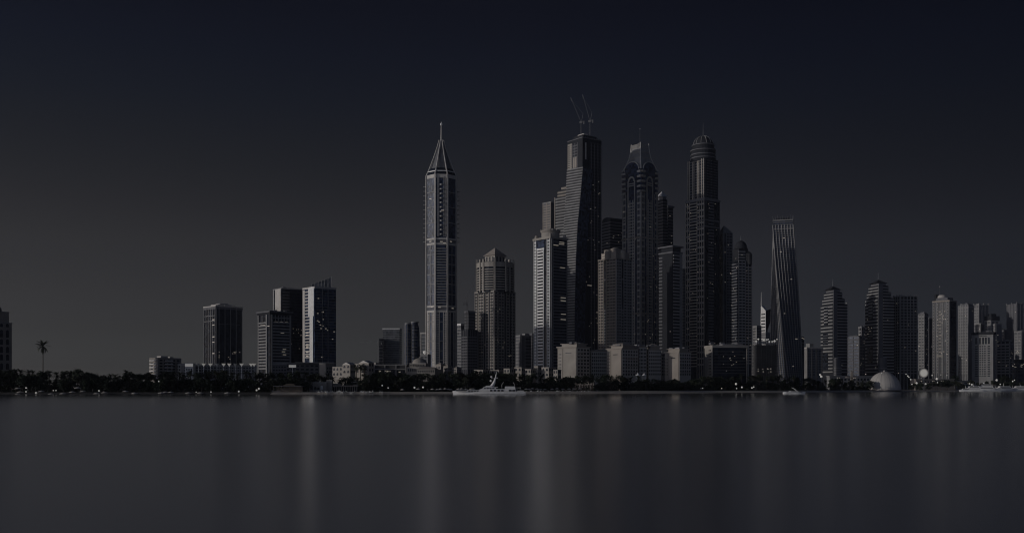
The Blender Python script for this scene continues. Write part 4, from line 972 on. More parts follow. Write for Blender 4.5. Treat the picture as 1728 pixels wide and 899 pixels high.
def site_and_sail():
    b = Bld('sail_tower', 'white sail shaped tower with a slanting roof and a tall thin spire', 'tower', 1284, 1292, 1300, 2000, th=45)
    b.core('grey', 560, None, name='wall'); b.rings('mid', 562, 600, 4, .3, .4)
    z = b.z
    v = [(-b.w, 0, z(560)), (0, 0, z(560)), (0, 0, z(524)), (-b.w, 0, z(514))]
    MB().loft([v, [Vector(p)+Vector((0, b.d*.5, 0)) for p in v]]).build('sail', 'white', b.root)
    v = [(0.2, 0, z(560)), (b.w*.1, b.d*.6, z(545)), (b.w*.3, b.d, z(520)), (0.2, 0, z(524))]
    MB().loft([v, [Vector(p)+Vector((-.1, 3, 0)) for p in v]]).build('side_sail', 'dark', b.root)
    MB().path([(-b.w, 1, z(560)), (-b.w, 1, z(515)), (-b.w, 1, z(492))], [1.6, .8, .3]).build('spire', 'white', b.root)
    b.slabs('L', .1, .9, 'dark', 527, 560, 5, .35, .4)
    b = Bld('apartment_block', 'plain grey block just left of the sail shaped tower', 'tower', 1270, 1277, 1285, 1900, th=50)
    b.core('grey', 549, None, name='wall'); b.windows('L', .05, .95, 3, 552, 580, 6); b.windows('R', .05, .95, 4, 552, 580, 6)
    b = Bld('construction_frame', 'dark concrete frame under construction with work lights along its top', 'building', 1269, 1275, 1312, 1250, th=74)
    b.core('blackc', 582, None, name='core', o=-1.5); b.rings('blackc', 580, 632, 5, .22, .6); b.piers('R', lin(9), 1.2, 'blackc', 581, None, .5); b.piers('L', lin(3), 1.2, 'blackc', 581, None, .5)
    b.box('formwork', 'mid', .1, .95, .05, .95, 576, 579.5)
    for s_ in (.03, .12, .3, .38, .5, .57, .62, .75, .86, .97):
        y = random.choice([577, 575, 572, 576, 573]); r = random.choice([.9, 1.2, 1.6]); yy = s_*b.d
        lm = MB().lathe([(.05, -r), (r*.8, -r*.5), (r, 0), (r*.8, r*.5), (.05, r)], n=10).build('work_light', 'lamp', b.root, (.6, yy, b.z(y)))
        MB().tube((0, 0, -r*.9), (0, 0, b.z(580)-b.z(y)), .12).build('lamp_stand', 'steel', lm)
    for s_, yy in ((.1, 622), (.1, 625), (.28, 622), (.33, 626), (.5, 621), (.55, 622), (.57, 628), (.66, 621), (.68, 626)): b.panel('R', s_, s_+.07, 'win', yy, yy+1.6, .3, 'lit_window')
    b = Bld('dark_tower', 'narrow dark tower with a lit ledge tucked against the twisted tower', 'tower', 1346, 1351, 1357, 1850, th=50)
    b.core('dark', 568, None, name='wall'); b.rings('mid', 570, 625, 5, .3, .4); b.lights(3, 568, 572, 'LR', 1.0)
    b = Bld('apartment_block', 'broad pale apartment block between the twisted tower and the stepped crown tower', 'building', 1354, 1362, 1388, 1900, th=72)
    b.core('grey', 588, None, name='wall'); b.box('cornice', 'pale', 0, 1, 0, 1, 585.5, 588.1, o=1); b.box('roof_tower', 'grey', .1, .9, .2, .45, 579, 585.6); b.piers('R', [.02, .3, .33, .6, .64, .97], 1.6, 'mid', 586, None, .8)
    b.windows('R', .05, .95, 9, 590, 634, 10, .45, .5)
site_and_sail()
# ------------------------------------------------------------------ the right hand towers
def stepped(x0, xe, x1, ytop, D, label, mast_y, lit):
    b = Bld('stepped_tower', label, 'tower', x0, xe, x1, D, th=56)
    H = ytop
    b.core('dark', H+30, None, name='shaft')
    b.box('step', 'dark', .1, .95, .05, .85, H+20, H+30.1); b.box('step', 'dark', .2, .92, .08, .7, H+9, H+20.1)
    b.box('top_block', 'mid', .3, .9, .12, .55, H+5, H+9.1)
    vx, vy = -b.w*.4, b.d*.33; p = b.w*.3
    MB().add([(vx-p,vy-p,b.z(H+5)),(vx+p,vy-p,b.z(H+5)),(vx+p,vy+p,b.z(H+5)),(vx-p,vy+p,b.z(H+5)),(vx,vy,b.z(H-2))], [(0,1,4),(1,2,4),(2,3,4),(3,0,4),(0,3,2,1)]).build('pyramid_roof', 'dark', b.root)
    MB().path([(vx,vy,b.z(H-1)), (vx,vy,b.z(mast_y))], [.5,.2]).build('mast', 'steel', b.root)
    b.slabs('L', .02, .97, 'grey', H+31, 630, 5.2, .4, .8); b.slabs('R', .3, .98, 'grey', H+31, 630, 4.6, .45, 1.6); b.panel('R', .02, .28, 'mid', H+10, None, 1.0, 'stone_strip')
    me = None
    for (u0, u1, v0, v1, ya, yb) in ((.1, .95, .05, .85, H+20, H+30), (.2, .92, .08, .7, H+10, H+20)): b.rings('grey', ya, yb, 3.6, .4, .8, u=(u0, u1), v=(v0, v1))
    b.panel('L', .28, .62, 'glass', H+34, H+64, 1.0, 'bay_glass'); b.panel('L', .2, .62, 'glass', H+78, H+98, 1.0, 'bay_glass'); b.panel('L', .2, .62, 'glass', H+112, H+140, 1.0, 'bay_glass')
    b.slabs('L', .3, .6, 'grey', H+36, H+62, 4.3, .4, 1.3)
    b.windows('L', .25, .6, 4, H+80, H+96, 4, .35, .4, m='grey', o=1.15)
    vx2 = 0; MB().lathe([(9.5, 0), (9.5, b.z(605)), (8.5, b.z(603))], -3, b.d*.3, 18).build('round_foot', 'mid', b.root)
    me = MB().lathe([(10.1, 0), (10.1, 1.8)], -3, b.d*.3, 18).mesh('foot_ring', 'grey')
    for k in range(9): link('foot_ring', me, b.root, (0, 0, 3+k*5))
    b.lights(lit, H+20, 620, 'LR', 1.4)
stepped(1385, 1406, 1430, 483, 2060, 'tower with a stepped dark crown and pointed cap right of the twisted tower', 469, 4)
stepped(1460, 1482, 1509, 472, 2080, 'taller stepped crown tower behind the white beach dome', 458, 5)

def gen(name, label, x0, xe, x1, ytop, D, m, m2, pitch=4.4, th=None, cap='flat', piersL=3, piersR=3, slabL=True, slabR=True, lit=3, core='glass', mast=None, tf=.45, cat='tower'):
    b = Bld(name, label, cat, x0, xe, x1, D, th=th); b.core(core, ytop+2, None, name='wall')
    yb = 632
    if slabL: b.slabs('L', .01, .99, m, ytop+5, yb, pitch, tf, .6)
    if slabR: b.slabs('R', .01, .99, m2, ytop+5, yb, pitch, tf, .6)
    if piersL: b.piers('L', lin(piersL, .02, .98), 1.3, m, ytop+2, None, .9)
    if piersR: b.piers('R', lin(piersR, .02, .98), 1.3, m2, ytop+2, None, .9)
    if cap == 'flat': b.box('parapet', m, 0, 1, 0, 1, ytop, ytop+2.1, o=1.0)
    if cap == 'step': b.box('parapet', m, 0, 1, 0, 1, ytop+5, ytop+6, o=.95); b.box('upper_stage', m2, .12, .88, .12, .88, ytop, ytop+5)
    if cap == 'crown':
        b.box('parapet', m, 0, 1, 0, 1, ytop+1, ytop+2.1, o=1.0)
        for u, v in ((0, 0), (1, 0), (.5, 0), (1, .5), (1, 1), (0, 1)): MB().box(-1.3, 1.3, -1.3, 1.3, b.z(ytop+2), b.z(ytop-1.5)).build('turret', m, b.root, (-b.w+u*b.w, v*b.d, 0))
    if mast: b.mast(.5, .5, mast, ytop+1, .45)
    b.clutter(ytop+1 if cap != 'none' else ytop-2.4, 5, 4)
    if lit: b.lights(lit, ytop+8, 620, 'LR', 1.0)
    return b
def right_side():
    b = gen('slab_tower', 'blue grey slab with a plain top between the two stepped crown towers', 1430, 1450, 1459, 566, 2250, 'mid', 'mid', core='blue', cap='step')
    b = gen('slab_tower', 'sliver of a pale tower with rooftop lamps beside the taller stepped crown', 1449, 1454, 1461, 551, 2350, 'grey', 'mid', cap='flat', lit=6)
    b = gen('ribbed_tower', 'flat topped tower with strong vertical ribs and a crown of small posts', 1508, 1519, 1548, 498, 2100, 'grey', 'grey', core='dark', piersL=4, piersR=6, cap='crown', th=66, tf=.3)
    b.rings('mid', 556, 562, 6, .6, 1.2, 'belt')
    gen('pale_tower', 'narrow pale tower with a tilted roof edge, right of the ribbed flat top', 1550, 1560, 1566, 527, 2250, 'grey', 'mid', cap='step', piersL=3)
    gen('dark_tower', 'dark sliver tower behind the drum topped tower', 1563, 1568, 1577, 536, 2350, 'mid', 'dark', cap='flat', lit=1)
    # drum topped tower
    b = Bld('drum_tower', 'tower with pale window strips, a bright rooftop drum and a mast', 'tower', 1574, 1602, 1614, 2050, th=30)
    b.core('glass', 508, None, name='wall')
    for a_, c_ in ((.01, .12), (.24, .36), (.52, .62), (.84, .97)): b.slabs('L', a_, c_, 'grey', 510, 630, 4.4, .5, .8); b.piers('L', [a_+.01, c_-.01], .9, 'grey', 509, None, 1.0)
    b.slabs('L', .36, .52, 'beige', 522, 596, 5, .4, .7); b.slabs('L', .25, .62, 'beige', 598, 602, 4, .8, 1.1); b.piers('R', [.05, .95], 1.2, 'mid', 509, None, .8); b.slabs('R', .05, .95, 'dark', 510, 630, 4.4, .4, .6)
    b.box('cornice', 'sand', 0, 1, 0, 1, 506, 508.4, o=1.2); b.box('roof_frame', 'mid', .15, .85, .1, .9, 501, 506.1)
    MB().lathe([(9, b.z(501)), (9, b.z(498)), (6, b.z(496)), (.1, b.z(495.5))], -b.w*.6, b.d*.4, 18).build('roof_drum', 'pale', b.root); b.box('roof_fin', 'dark', .05, .15, .1, .5, 495, 506.2)
    b.mast(.25, .4, 481, 501, .4, tip=1.2); b.lights(8, 520, 600, 'L', 1.2)
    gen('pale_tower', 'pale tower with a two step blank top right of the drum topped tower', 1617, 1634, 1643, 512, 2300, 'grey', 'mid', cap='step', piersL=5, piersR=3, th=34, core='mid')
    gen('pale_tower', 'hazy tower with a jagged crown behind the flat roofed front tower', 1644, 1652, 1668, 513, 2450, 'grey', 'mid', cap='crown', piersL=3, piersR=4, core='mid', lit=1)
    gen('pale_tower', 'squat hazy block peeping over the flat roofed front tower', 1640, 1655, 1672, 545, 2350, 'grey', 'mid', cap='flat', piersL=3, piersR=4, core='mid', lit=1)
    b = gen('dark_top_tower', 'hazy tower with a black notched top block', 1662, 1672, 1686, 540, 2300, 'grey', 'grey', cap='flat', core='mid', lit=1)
    b.box('top_block', 'dark', -.1, 1.1, .0, 1, 533, 540.2); b.box('top_block', 'dark', .2, .8, .2, .8, 529, 533.1)
    b = gen('front_tower', 'grey beige flat roofed tower with punched windows right of the drum topped tower', 1640, 1676, 1680, 562, 2050, 'grey', 'grey', cap='none', piersL=0, piersR=0, slabL=False, slabR=False, core='grey', th=12, lit=0) 
    b.box('roof_slab', 'dark', -.0, 1.0, 0, 1, 559.5, 564.1, o=1.2)
    b.windows('L', .13, .30, 1, 582, 636, 14, .75, .5); b.windows('L', .34, .56, 2, 582, 636, 14, .6, .5); b.windows('L', .56, .67, 1, 582, 636, 14, .6, .5); b.windows('L', .72, .88, 1, 582, 636, 14, .7, .5)
    for s_ in (.16, .34, .49, .62, .76): b.panel('L', s_, s_+.08, 'glass', 569, 580, .12, 'tall_window')
    b.windows('L', .3, .75, 1, 565, 567, 1, .8, .5)
    b = gen('punched_tower', 'grey tower with tall dark windows, second right of the flat roofed one', 1682, 1704, 1709, 574, 2100, 'grey', 'mid', cap='step', piersL=4, piersR=2, th=18, core='glass', tf=.5)
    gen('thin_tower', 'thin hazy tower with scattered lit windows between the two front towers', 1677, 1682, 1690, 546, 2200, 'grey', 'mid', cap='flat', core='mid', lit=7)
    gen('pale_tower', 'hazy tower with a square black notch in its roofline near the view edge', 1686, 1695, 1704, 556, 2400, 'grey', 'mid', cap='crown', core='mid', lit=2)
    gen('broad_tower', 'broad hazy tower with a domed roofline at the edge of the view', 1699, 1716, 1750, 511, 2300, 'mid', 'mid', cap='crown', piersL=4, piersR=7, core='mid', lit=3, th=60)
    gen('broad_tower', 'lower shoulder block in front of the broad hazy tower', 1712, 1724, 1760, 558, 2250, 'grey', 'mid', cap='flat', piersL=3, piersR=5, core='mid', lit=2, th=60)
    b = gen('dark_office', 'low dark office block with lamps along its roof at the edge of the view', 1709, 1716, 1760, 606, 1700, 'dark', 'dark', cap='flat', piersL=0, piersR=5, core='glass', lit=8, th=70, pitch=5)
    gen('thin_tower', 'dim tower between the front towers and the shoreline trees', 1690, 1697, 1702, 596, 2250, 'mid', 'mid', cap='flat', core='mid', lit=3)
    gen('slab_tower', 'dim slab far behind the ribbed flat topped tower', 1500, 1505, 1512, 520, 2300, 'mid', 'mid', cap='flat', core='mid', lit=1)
    # long low promenade buildings
    for (x0, xe, x1, yt, D, lab, m) in ((1536, 1545, 1610, 640, 1300, 'long low promenade building below the drum topped tower', 'sand'), (1606, 1612, 1640, 643, 1330, 'low grey boat shed left of the moored yachts', 'grey'), (1395, 1400, 1480, 634.5, 1350, 'long low beach club left of the white dome', 'grey')):
        b = Bld('promenade_building', lab, 'building', x0, xe, x1, D, th=76); b.core(m, yt, None, name='wall'); b.box('roof_slab', m, 0, 1, 0, 1, yt-.9, yt+.1, o=.8); b.windows('R', .02, .98, 14, yt+1.5, 651, 2, .6, .5)
        for k in range(7): s_ = random.uniform(.05, .95); b.panel('R', s_, s_+.012, 'win', yt+2, yt+3.6, .4, 'lit_window')
    # slanted concrete pylon with flat roof
    D = 1250; t = tag(empty('beach_pylon', (X(1437.5, D), D, GZ)), 'flat beach shelter with an upright concrete pylon left of the white dome', 'pavilion')
    z = lambda y: Z(y, D)-GZ
    MB().loft([[(-1.6,-1,0),(1.6,-1,0),(1.6,1,0),(-1.6,1,0)], [(-1.1,-.8,z(627)),(1.1,-.8,z(627)),(1.1,.8,z(625.5)),(-1.1,.8,z(625.5))]]).build('pylon', 'sand', t)
    MB().box(-7, 6, -4, 4, z(637), z(636)).build('roof', 'sand', t)
    for x in (-6, -3, 3, 5.4): MB().tube((x,-3.5,0), (x,-3.5,z(637)), .2).build('post', 'grey', t)
right_side()

def white_dome():
    D = 1120; s_ = D/F; t = tag(empty('dome_pavilion', (X(1504.5, D), D+22, GZ)), 'large pale hemispherical dome pavilion on the beach', 'pavilion')
    R = 27.5*s_; H = Z(627, D+22)-GZ
    me = [(R*cos(pi/2*k/14), H*sin(pi/2*k/14)) for k in range(14)]+[(.1, H)]
    MB().lathe(me, n=40).build('dome_shell', 'pale', t)
    for i in range(20):
        a = 2*pi*i/20; MB().path([((R+.05)*cos(pi/2*k/10)*cos(a), (R+.05)*cos(pi/2*k/10)*sin(a), (H+.05)*sin(pi/2*k/10)) for k in range(10)], .09, 4).build('seam', 'grey', t)
    MB().lathe([(R+.5, 0), (R+.5, .9)], n=40).build('plinth', 'sand', t)
    MB().lathe([(.9, H-.2), (.9, H+1.4), (.1, H+2)], n=10).build('vent_cap', 'pale', t)
white_dome()

# ------------------------------------------------------------------ lamps
def lamp(x, y, D, r, label, group=None, m='lamp', name='street_lamp', cat='lamp'):
    base = 1.2; t = tag(empty(name, (X(x, D), D, base)), label, cat, group)
    zz = Z(y, D)-base
    MB().lathe([(.04, zz-r), (r*.7, zz-r*.7), (r, zz), (r*.7, zz+r*.7), (.04, zz+r)], n=12).build('globe', m, t)
    MB().tube((0,0,0), (0,0,max(.3, zz-r*.9)), .12, .08).build('pole', 'dark', t)
    return t
def floodlight():
    D = 1240; t = tag(empty('floodlight_mast', (X(1558.5, D), D, GZ)), 'blazing floodlight on a mast above the promenade right of the white dome', 'floodlight')
    z = Z(629, D)-GZ
    MB().tube((0, 1.2, 0), (0, 1.2, z), .35, .25).build('mast', 'steel', t)
    o = MB().lathe([(.1, -.6), (4.8, -.6), (6.2, .2), (5.9, .7), (.1, .9)], n=28).build('lamp_glow_disc', 'flood', t, (0, 0, z)); o.rotation_euler = (radians(90), 0, 0)  # lamp disc widened to carry its painted glow
    o = MB().lathe([(.1, -1.4), (6.3, -1.3), (6.4, -.5), (.1, -.62)], n=28).build('housing', 'dark', t, (0, 0, z)); o.rotation_euler = (radians(90), 0, 0)
floodlight()
BL = 'small white globe lamp on a low pole along the beach edge'
for (x, y, r) in ((44, 654, .55), (44, 660.5, .6), (61, 662.5, .75), (90, 658.5, .45), (94.5, 658.5, .45), (167, 659, .65), (268, 643, .5), (331, 661, .4), (356, 661, .55), (403, 660, .65), (437, 655.5, .8), (433, 658, .7), (655, 654, .5), (699.5, 653.5, .7), (714, 653, .7), (645, 650, .5), (1186, 654.5, .5), (1218, 655, .5)):
    lamp(x, y, shoreD(x)[0]+4, r, BL, 'globe lamps along the beach')
for (x, y, r) in ((1242, 647.5, 1.1), (1243, 655, .7), (1252, 653, .9), (1269, 654, .8), (1272, 652.5, .7), (1384, 632, 1.0), (1386, 635, 1.3)):
    lamp(x, y, shoreD(x)[0]+25, r, 'bright globe lamp on a pole between dark tree belt and sand spit', 'lamps at the sand spit')
for (x, y, r) in ((1537, 640, .9), (1547, 646, 1.3), (1539, 648, .8), (1562, 647.5, 1.2), (1581, 639, 1.5), (1582, 645, .8), (1573, 633, .8), (1588, 632, .6), (1598, 633, .6), (1532, 634, .9), (1529, 631, .7), (1534, 636, .8), (1636, 647, 1.0), (1640, 648.5, 1.2), (1682, 641, 1.5), (1709, 643, 1.0), (1712, 641, .8), (1688, 648, .9), (1461, 631, .6), (1488, 629, .6), (1516, 629, .5), (1660, 646, .8)):
    lamp(x, y, shoreD(x)[0]+22, r, 'glowing promenade lamp among the boats and trees of the marina shore', 'lamps along the marina promenade')

# ------------------------------------------------------------------ vegetation
def crown_mesh(name, m, rx, rz, seed, nclump=16, per=42, leaf=.75):
    r = random.Random(seed); mb = MB()
    cl = []
    for _ in range(nclump):
        a = r.uniform(0, 2*pi); q = sqrt(r.random())*rx*.75; h = r.uniform(-.75, .95)
        cl.append((q*cos(a), q*sin(a), rz*h*(1-.4*(q/rx)**2), r.uniform(.28, .5)*rx))
    for cx, cy, cz, cr in cl:
        for _ in range(per):
            d = Vector((r.gauss(0,1), r.gauss(0,1), r.gauss(0,1))).normalized()*cr*r.uniform(.55, 1.05)
            p = Vector((cx, cy, cz))+Vector((d.x, d.y, d.z*.8))
            u = Vector((r.gauss(0,1), r.gauss(0,1), r.gauss(0,1))).normalized(); v = u.orthogonal().normalized()
            s = leaf*r.uniform(.5, 1.2)
            mb.add([p-u*s, p+v*s*.5, p+u*s, p-v*s*.5], [(0,1,2,3)])
    return mb.mesh(name, m)
def trunk_mesh(h, r0, seed, nl=4):
    r = random.Random(seed); mb = MB()
    mb.path([(0,0,0), (r.uniform(-.2,.2), r.uniform(-.2,.2), h*.5), (r.uniform(-.3,.3), r.uniform(-.3,.3), h)], [r0, r0*.8, r0*.5])
    for k in range(nl):
        a = r.uniform(0, 2*pi); q = h*r.uniform(.25, .4); mb.path([(0,0,h*.6), (cos(a)*q*.6, sin(a)*q*.6, h*.9), (cos(a)*q, sin(a)*q, h*1.2)], [r0*.45, r0*.3, r0*.12])
    return mb.mesh('trunk', 'bark')
def palm_crown_mesh(seed, R=3.6, n=32):
    r = random.Random(seed); mb = MB()
    for k in range(n):
        a = 2*pi*k/n+r.uniform(-.15, .15); e = r.uniform(-.8, 1.5); L = R*r.uniform(.85, 1.1)
        p = Vector((0,0,0)); hd = Vector((cos(a), sin(a), 0)); side = Vector((-sin(a), cos(a), 0)); ns = 9; pts = [p.copy()]
        for j in range(ns):
            p = p+(hd*cos(e)+Vector((0,0,1))*sin(e))*L/ns; e -= r.uniform(.08, .18); pts.append(p.copy())
        for j in range(ns):
            w_ = .5*sin(pi*(j+1.2)/(ns+1.6))
            for sg in (-1, 1):
                q = pts[j]; q2 = pts[j+1]; tip = (q+q2)/2+side*sg*w_+Vector((0,0,-.5*w_))+(q2-q)*.7
                mb.add([q, q2, tip+(q2-q)*.25, tip-(q2-q)*.15], [(0,1,2,3)])
    return mb.mesh('crown', 'palm')
CR = [crown_mesh('crown', 'leaf', 4.6, 3.6, 11), crown_mesh('crown', 'leaf2', 5.4, 3.3, 12), crown_mesh('crown', 'leaf', 3.8, 4.2, 13), crown_mesh('crown', 'leaf2', 4.4, 3.0, 14), crown_mesh('crown', 'leaf', 5.8, 4.0, 15, 20)]
TR = [trunk_mesh(6, .3, 21), trunk_mesh(6, .24, 22)]
PC = [palm_crown_mesh(31), palm_crown_mesh(32), palm_crown_mesh(33)]
def palm_trunk(h, seed):
    r = random.Random(seed); b = r.uniform(-.4, .4)
    return MB().path([(0,0,0), (b*.5,0,h*.4), (b,0,h*.75), (b*1.2,0,h)], [.42,.34,.3,.36], 7).mesh('trunk', 'bark'), b*1.2
PT = {}
def palm(x, ytop, D, label, group=None, scale=1.0):
    t = tag(empty('palm_tree', (X(x, D), D, GZ)), label, 'palm tree', group)
    h = max(2.5, Z(ytop, D)-GZ-1.6*scale); key = round(h)
    if key not in PT: PT[key] = palm_trunk(key, key)
    me, bx = PT[key]; c = link('trunk', me, t, (0,0,0)); c.scale = (1, 1, h/key)
    c = link('crown', random.choice(PC), t, (bx, 0, h), random.uniform(0, 6.28)); c.scale = (scale,)*3
    return t
def tree(x, ytop, D, label, group):
    t = tag(empty('broadleaf_tree', (X(x, D), D, GZ), random.uniform(0, 6.28)), label, 'tree', group)
    h = Z(ytop, D)-GZ
    i = random.randrange(5); rz = [3.6, 3.3, 4.2, 3.0, 4.0][i]*1.05
    s_ = random.uniform(.9, 1.15); s_ = min(s_, h/(2*rz)*1.15)
    c = link('crown', CR[i], t, (0, 0, h-rz*s_)); c.scale = (s_*random.uniform(.95, 1.2), s_*random.uniform(.95, 1.2), s_)
    c = link('trunk', random.choice(TR), t); c.scale = (1, 1, max(.3, (h-rz*s_)/6))
palm(72.5, 578, 730, 'lone tall palm rising well above the dark tree belt', scale=1.6)
TOPS = [(-40, 626), (20, 623), (60, 624), (100, 628), (132, 622), (170, 629), (250, 631), (300, 628), (380, 626), (440, 629), (470, 626), (540, 629), (575, 640), (610, 632), (640, 629), (700, 631), (760, 629), (840, 627), (900, 631), (940, 634), (1000, 634), (1040, 633), (1090, 637), (1150, 640), (1190, 636), (1240, 633), (1300, 633), (1345, 635), (1400, 640), (1470, 642)]
def top_at(x):
    for a, b in zip(TOPS, TOPS[1:]):
        if a[0] <= x <= b[0]: return a[1]+(b[1]-a[1])*(x-a[0])/(b[0]-a[0])
    return 645
LBL = {'T': ('dark rounded tree in the dense belt behind the beach', 'broadleaf trees of the shoreline belt'), 'P': ('dark feathery palm in the dense belt behind the beach', 'palms of the shoreline belt')}
x = -30
while x < 1475:
    D0, wd = shoreD(x); D0 += wd*1.3+4
    jit = random.uniform(-1.5, 4)
    near = random.random()
    if random.random() < (.45 if x < 700 else .25): palm(x+random.uniform(-3, 3), top_at(x)+jit, D0+random.uniform(12, 40), *LBL['P'], scale=random.uniform(.9, 1.25))
    else: tree(x, top_at(x)+jit, D0+random.uniform(12, 40), *LBL['T'])
    # lower front trees
    if not (515 < x < 605 or 950 < x < 1010): tree(x+random.uniform(-4, 4), top_at(x)+random.uniform(7, 14), D0+random.uniform(3, 12), *LBL['T'])
    x += random.uniform(8, 12.5)
for xx, yy in ((120, 629), (158, 632), (214, 626), (283, 627), (601, 616), (608, 615), (615, 617), (650, 630), (1340, 634)): palm(xx, yy, shoreD(xx)[0]+60, 'dark palm standing a little proud of the tree belt' if xx not in (601, 608, 615) else 'roof garden palm above the gabled white houses', 'palms proud of the tree belt' if xx not in (601, 608, 615) else 'palms above the white houses')
x = 1540
while x < 1735:
    tree(x, random.uniform(641, 647), shoreD(x)[0]+random.uniform(30, 60), 'low dark tree behind the marina promenade', 'trees of the marina shore'); x += random.uniform(9, 17)
for xx, yy in ((1606, 637), (1611, 640), (1622, 641), (1695, 634), (1703, 637), (1612, 634)): tree(xx, yy, 1400, 'dark bushy tree rising above the marina boat sheds', 'taller trees of the marina shore')

def ground_cover():
    r = random.Random(5); mb = MB()
    for k in range(15000):
        x = r.uniform(-60, 1480); D0, wd = shoreD(x); d = D0+wd*1.3+r.uniform(6, 55)
        if (515 < x < 605 or 950 < x < 1010) and d < D0+wd*1.3+30: continue
        p = Vector((X(x, d), d, GZ+r.random()**1.3*5.2)); s = r.uniform(.5, 1.3)
        u = Vector((r.gauss(0,1), r.gauss(0,1), r.gauss(0,1))).normalized(); v = u.orthogonal().normalized()
        mb.add([p-u*s, p+v*s*.6, p+u*s, p-v*s*.6], [(0,1,2,3)])
    o = mb.build('shrubbery', 'leaf'); struct(o, 'stuff', 'dense dark undergrowth filling the gaps beneath the shoreline trees')
ground_cover()

# ------------------------------------------------------------------ beach furniture
def parasol_parts(t, r, h):
    n = 10; mb = MB(); mb.lathe([(r, h-.72*r*.55), (r*.98, h-.66*r*.55), (r*.5, h-.25*r*.55), (.05, h)], n=n); mb.build('canopy', 'cloth', t)
    MB().tube((0,0,0), (0,0,h+.2), .05).build('pole', 'bark', t)
proto = None
def parasol(x, y, D, label, group, r=2.3):
    global proto
    z = Z(y, D); 
    base = max(.05, z-2.9)
    if proto is None:
        proto = empty('beach_parasol', (0,0,0)); parasol_parts(proto, 2.3, 2.7); t = proto
    else: t = copy_tree(proto)
    t.location = (X(x, D), D, z-2.7); t.scale = (r/2.3, r/2.3, 1); tag(t, label, 'parasol', group)
LP_ = 'pale thatch coloured parasol at the water edge below the palms'
for x, y in ((34, 659.5), (30, 663), (70, 658.5), (86, 662.8), (106, 662), (122, 659.5), (140, 658.5), (163, 662), (176.5, 660.5), (212, 658.5), (227, 661.5), (272, 661), (279, 660), (288, 660), (318, 661), (338, 661), (384, 661), (30.5, 653.5), (131, 652.5)):
    parasol(x, y, shoreD(x)[0]+ (1.5 if y > 660 else 6), LP_, 'parasols under the palms', 2.5)
CP = 'small cream parasol in the row on the sand behind the white yacht'
for x in (680, 706, 730, 737, 743, 752, 757, 761, 774, 779, 785, 795, 799, 888, 892, 899, 907, 912, 920, 932, 940, 951, 960, 968, 979, 950, 1184):
    parasol(x+random.uniform(-1, 1), 654.8+random.uniform(-.8, .8), shoreD(x)[0]+shoreD(x)[1]*1.2, CP, 'cream parasols behind the yacht', 1.7)
for x, lab in ((1064, 'arched cream beach tent, the left of a pair on the dark sand edge'), (1072, 'arched cream beach tent, the right of a pair on the dark sand edge')):
    D = 860; t = tag(empty('beach_tent', (X(x, D), D, 1.4)), lab, 'tent')
    a = [(1.5*cos(pi*k/10), 2.4*sin(pi*k/10)) for k in range(11)]; i_ = [(1.2*cos(pi*k/10), 2.0*sin(pi*k/10)) for k in range(11)]
    MB().loft([[(p[0], 0, p[1]) for p in a+i_[::-1]], [(p[0], 2, p[1]) for p in a+i_[::-1]]]).build('tent_shell', 'cloth', t)
    MB().box(-1.1, 1.1, 1.6, 1.75, 0, 1.6).build('tent_back', 'mid', t)

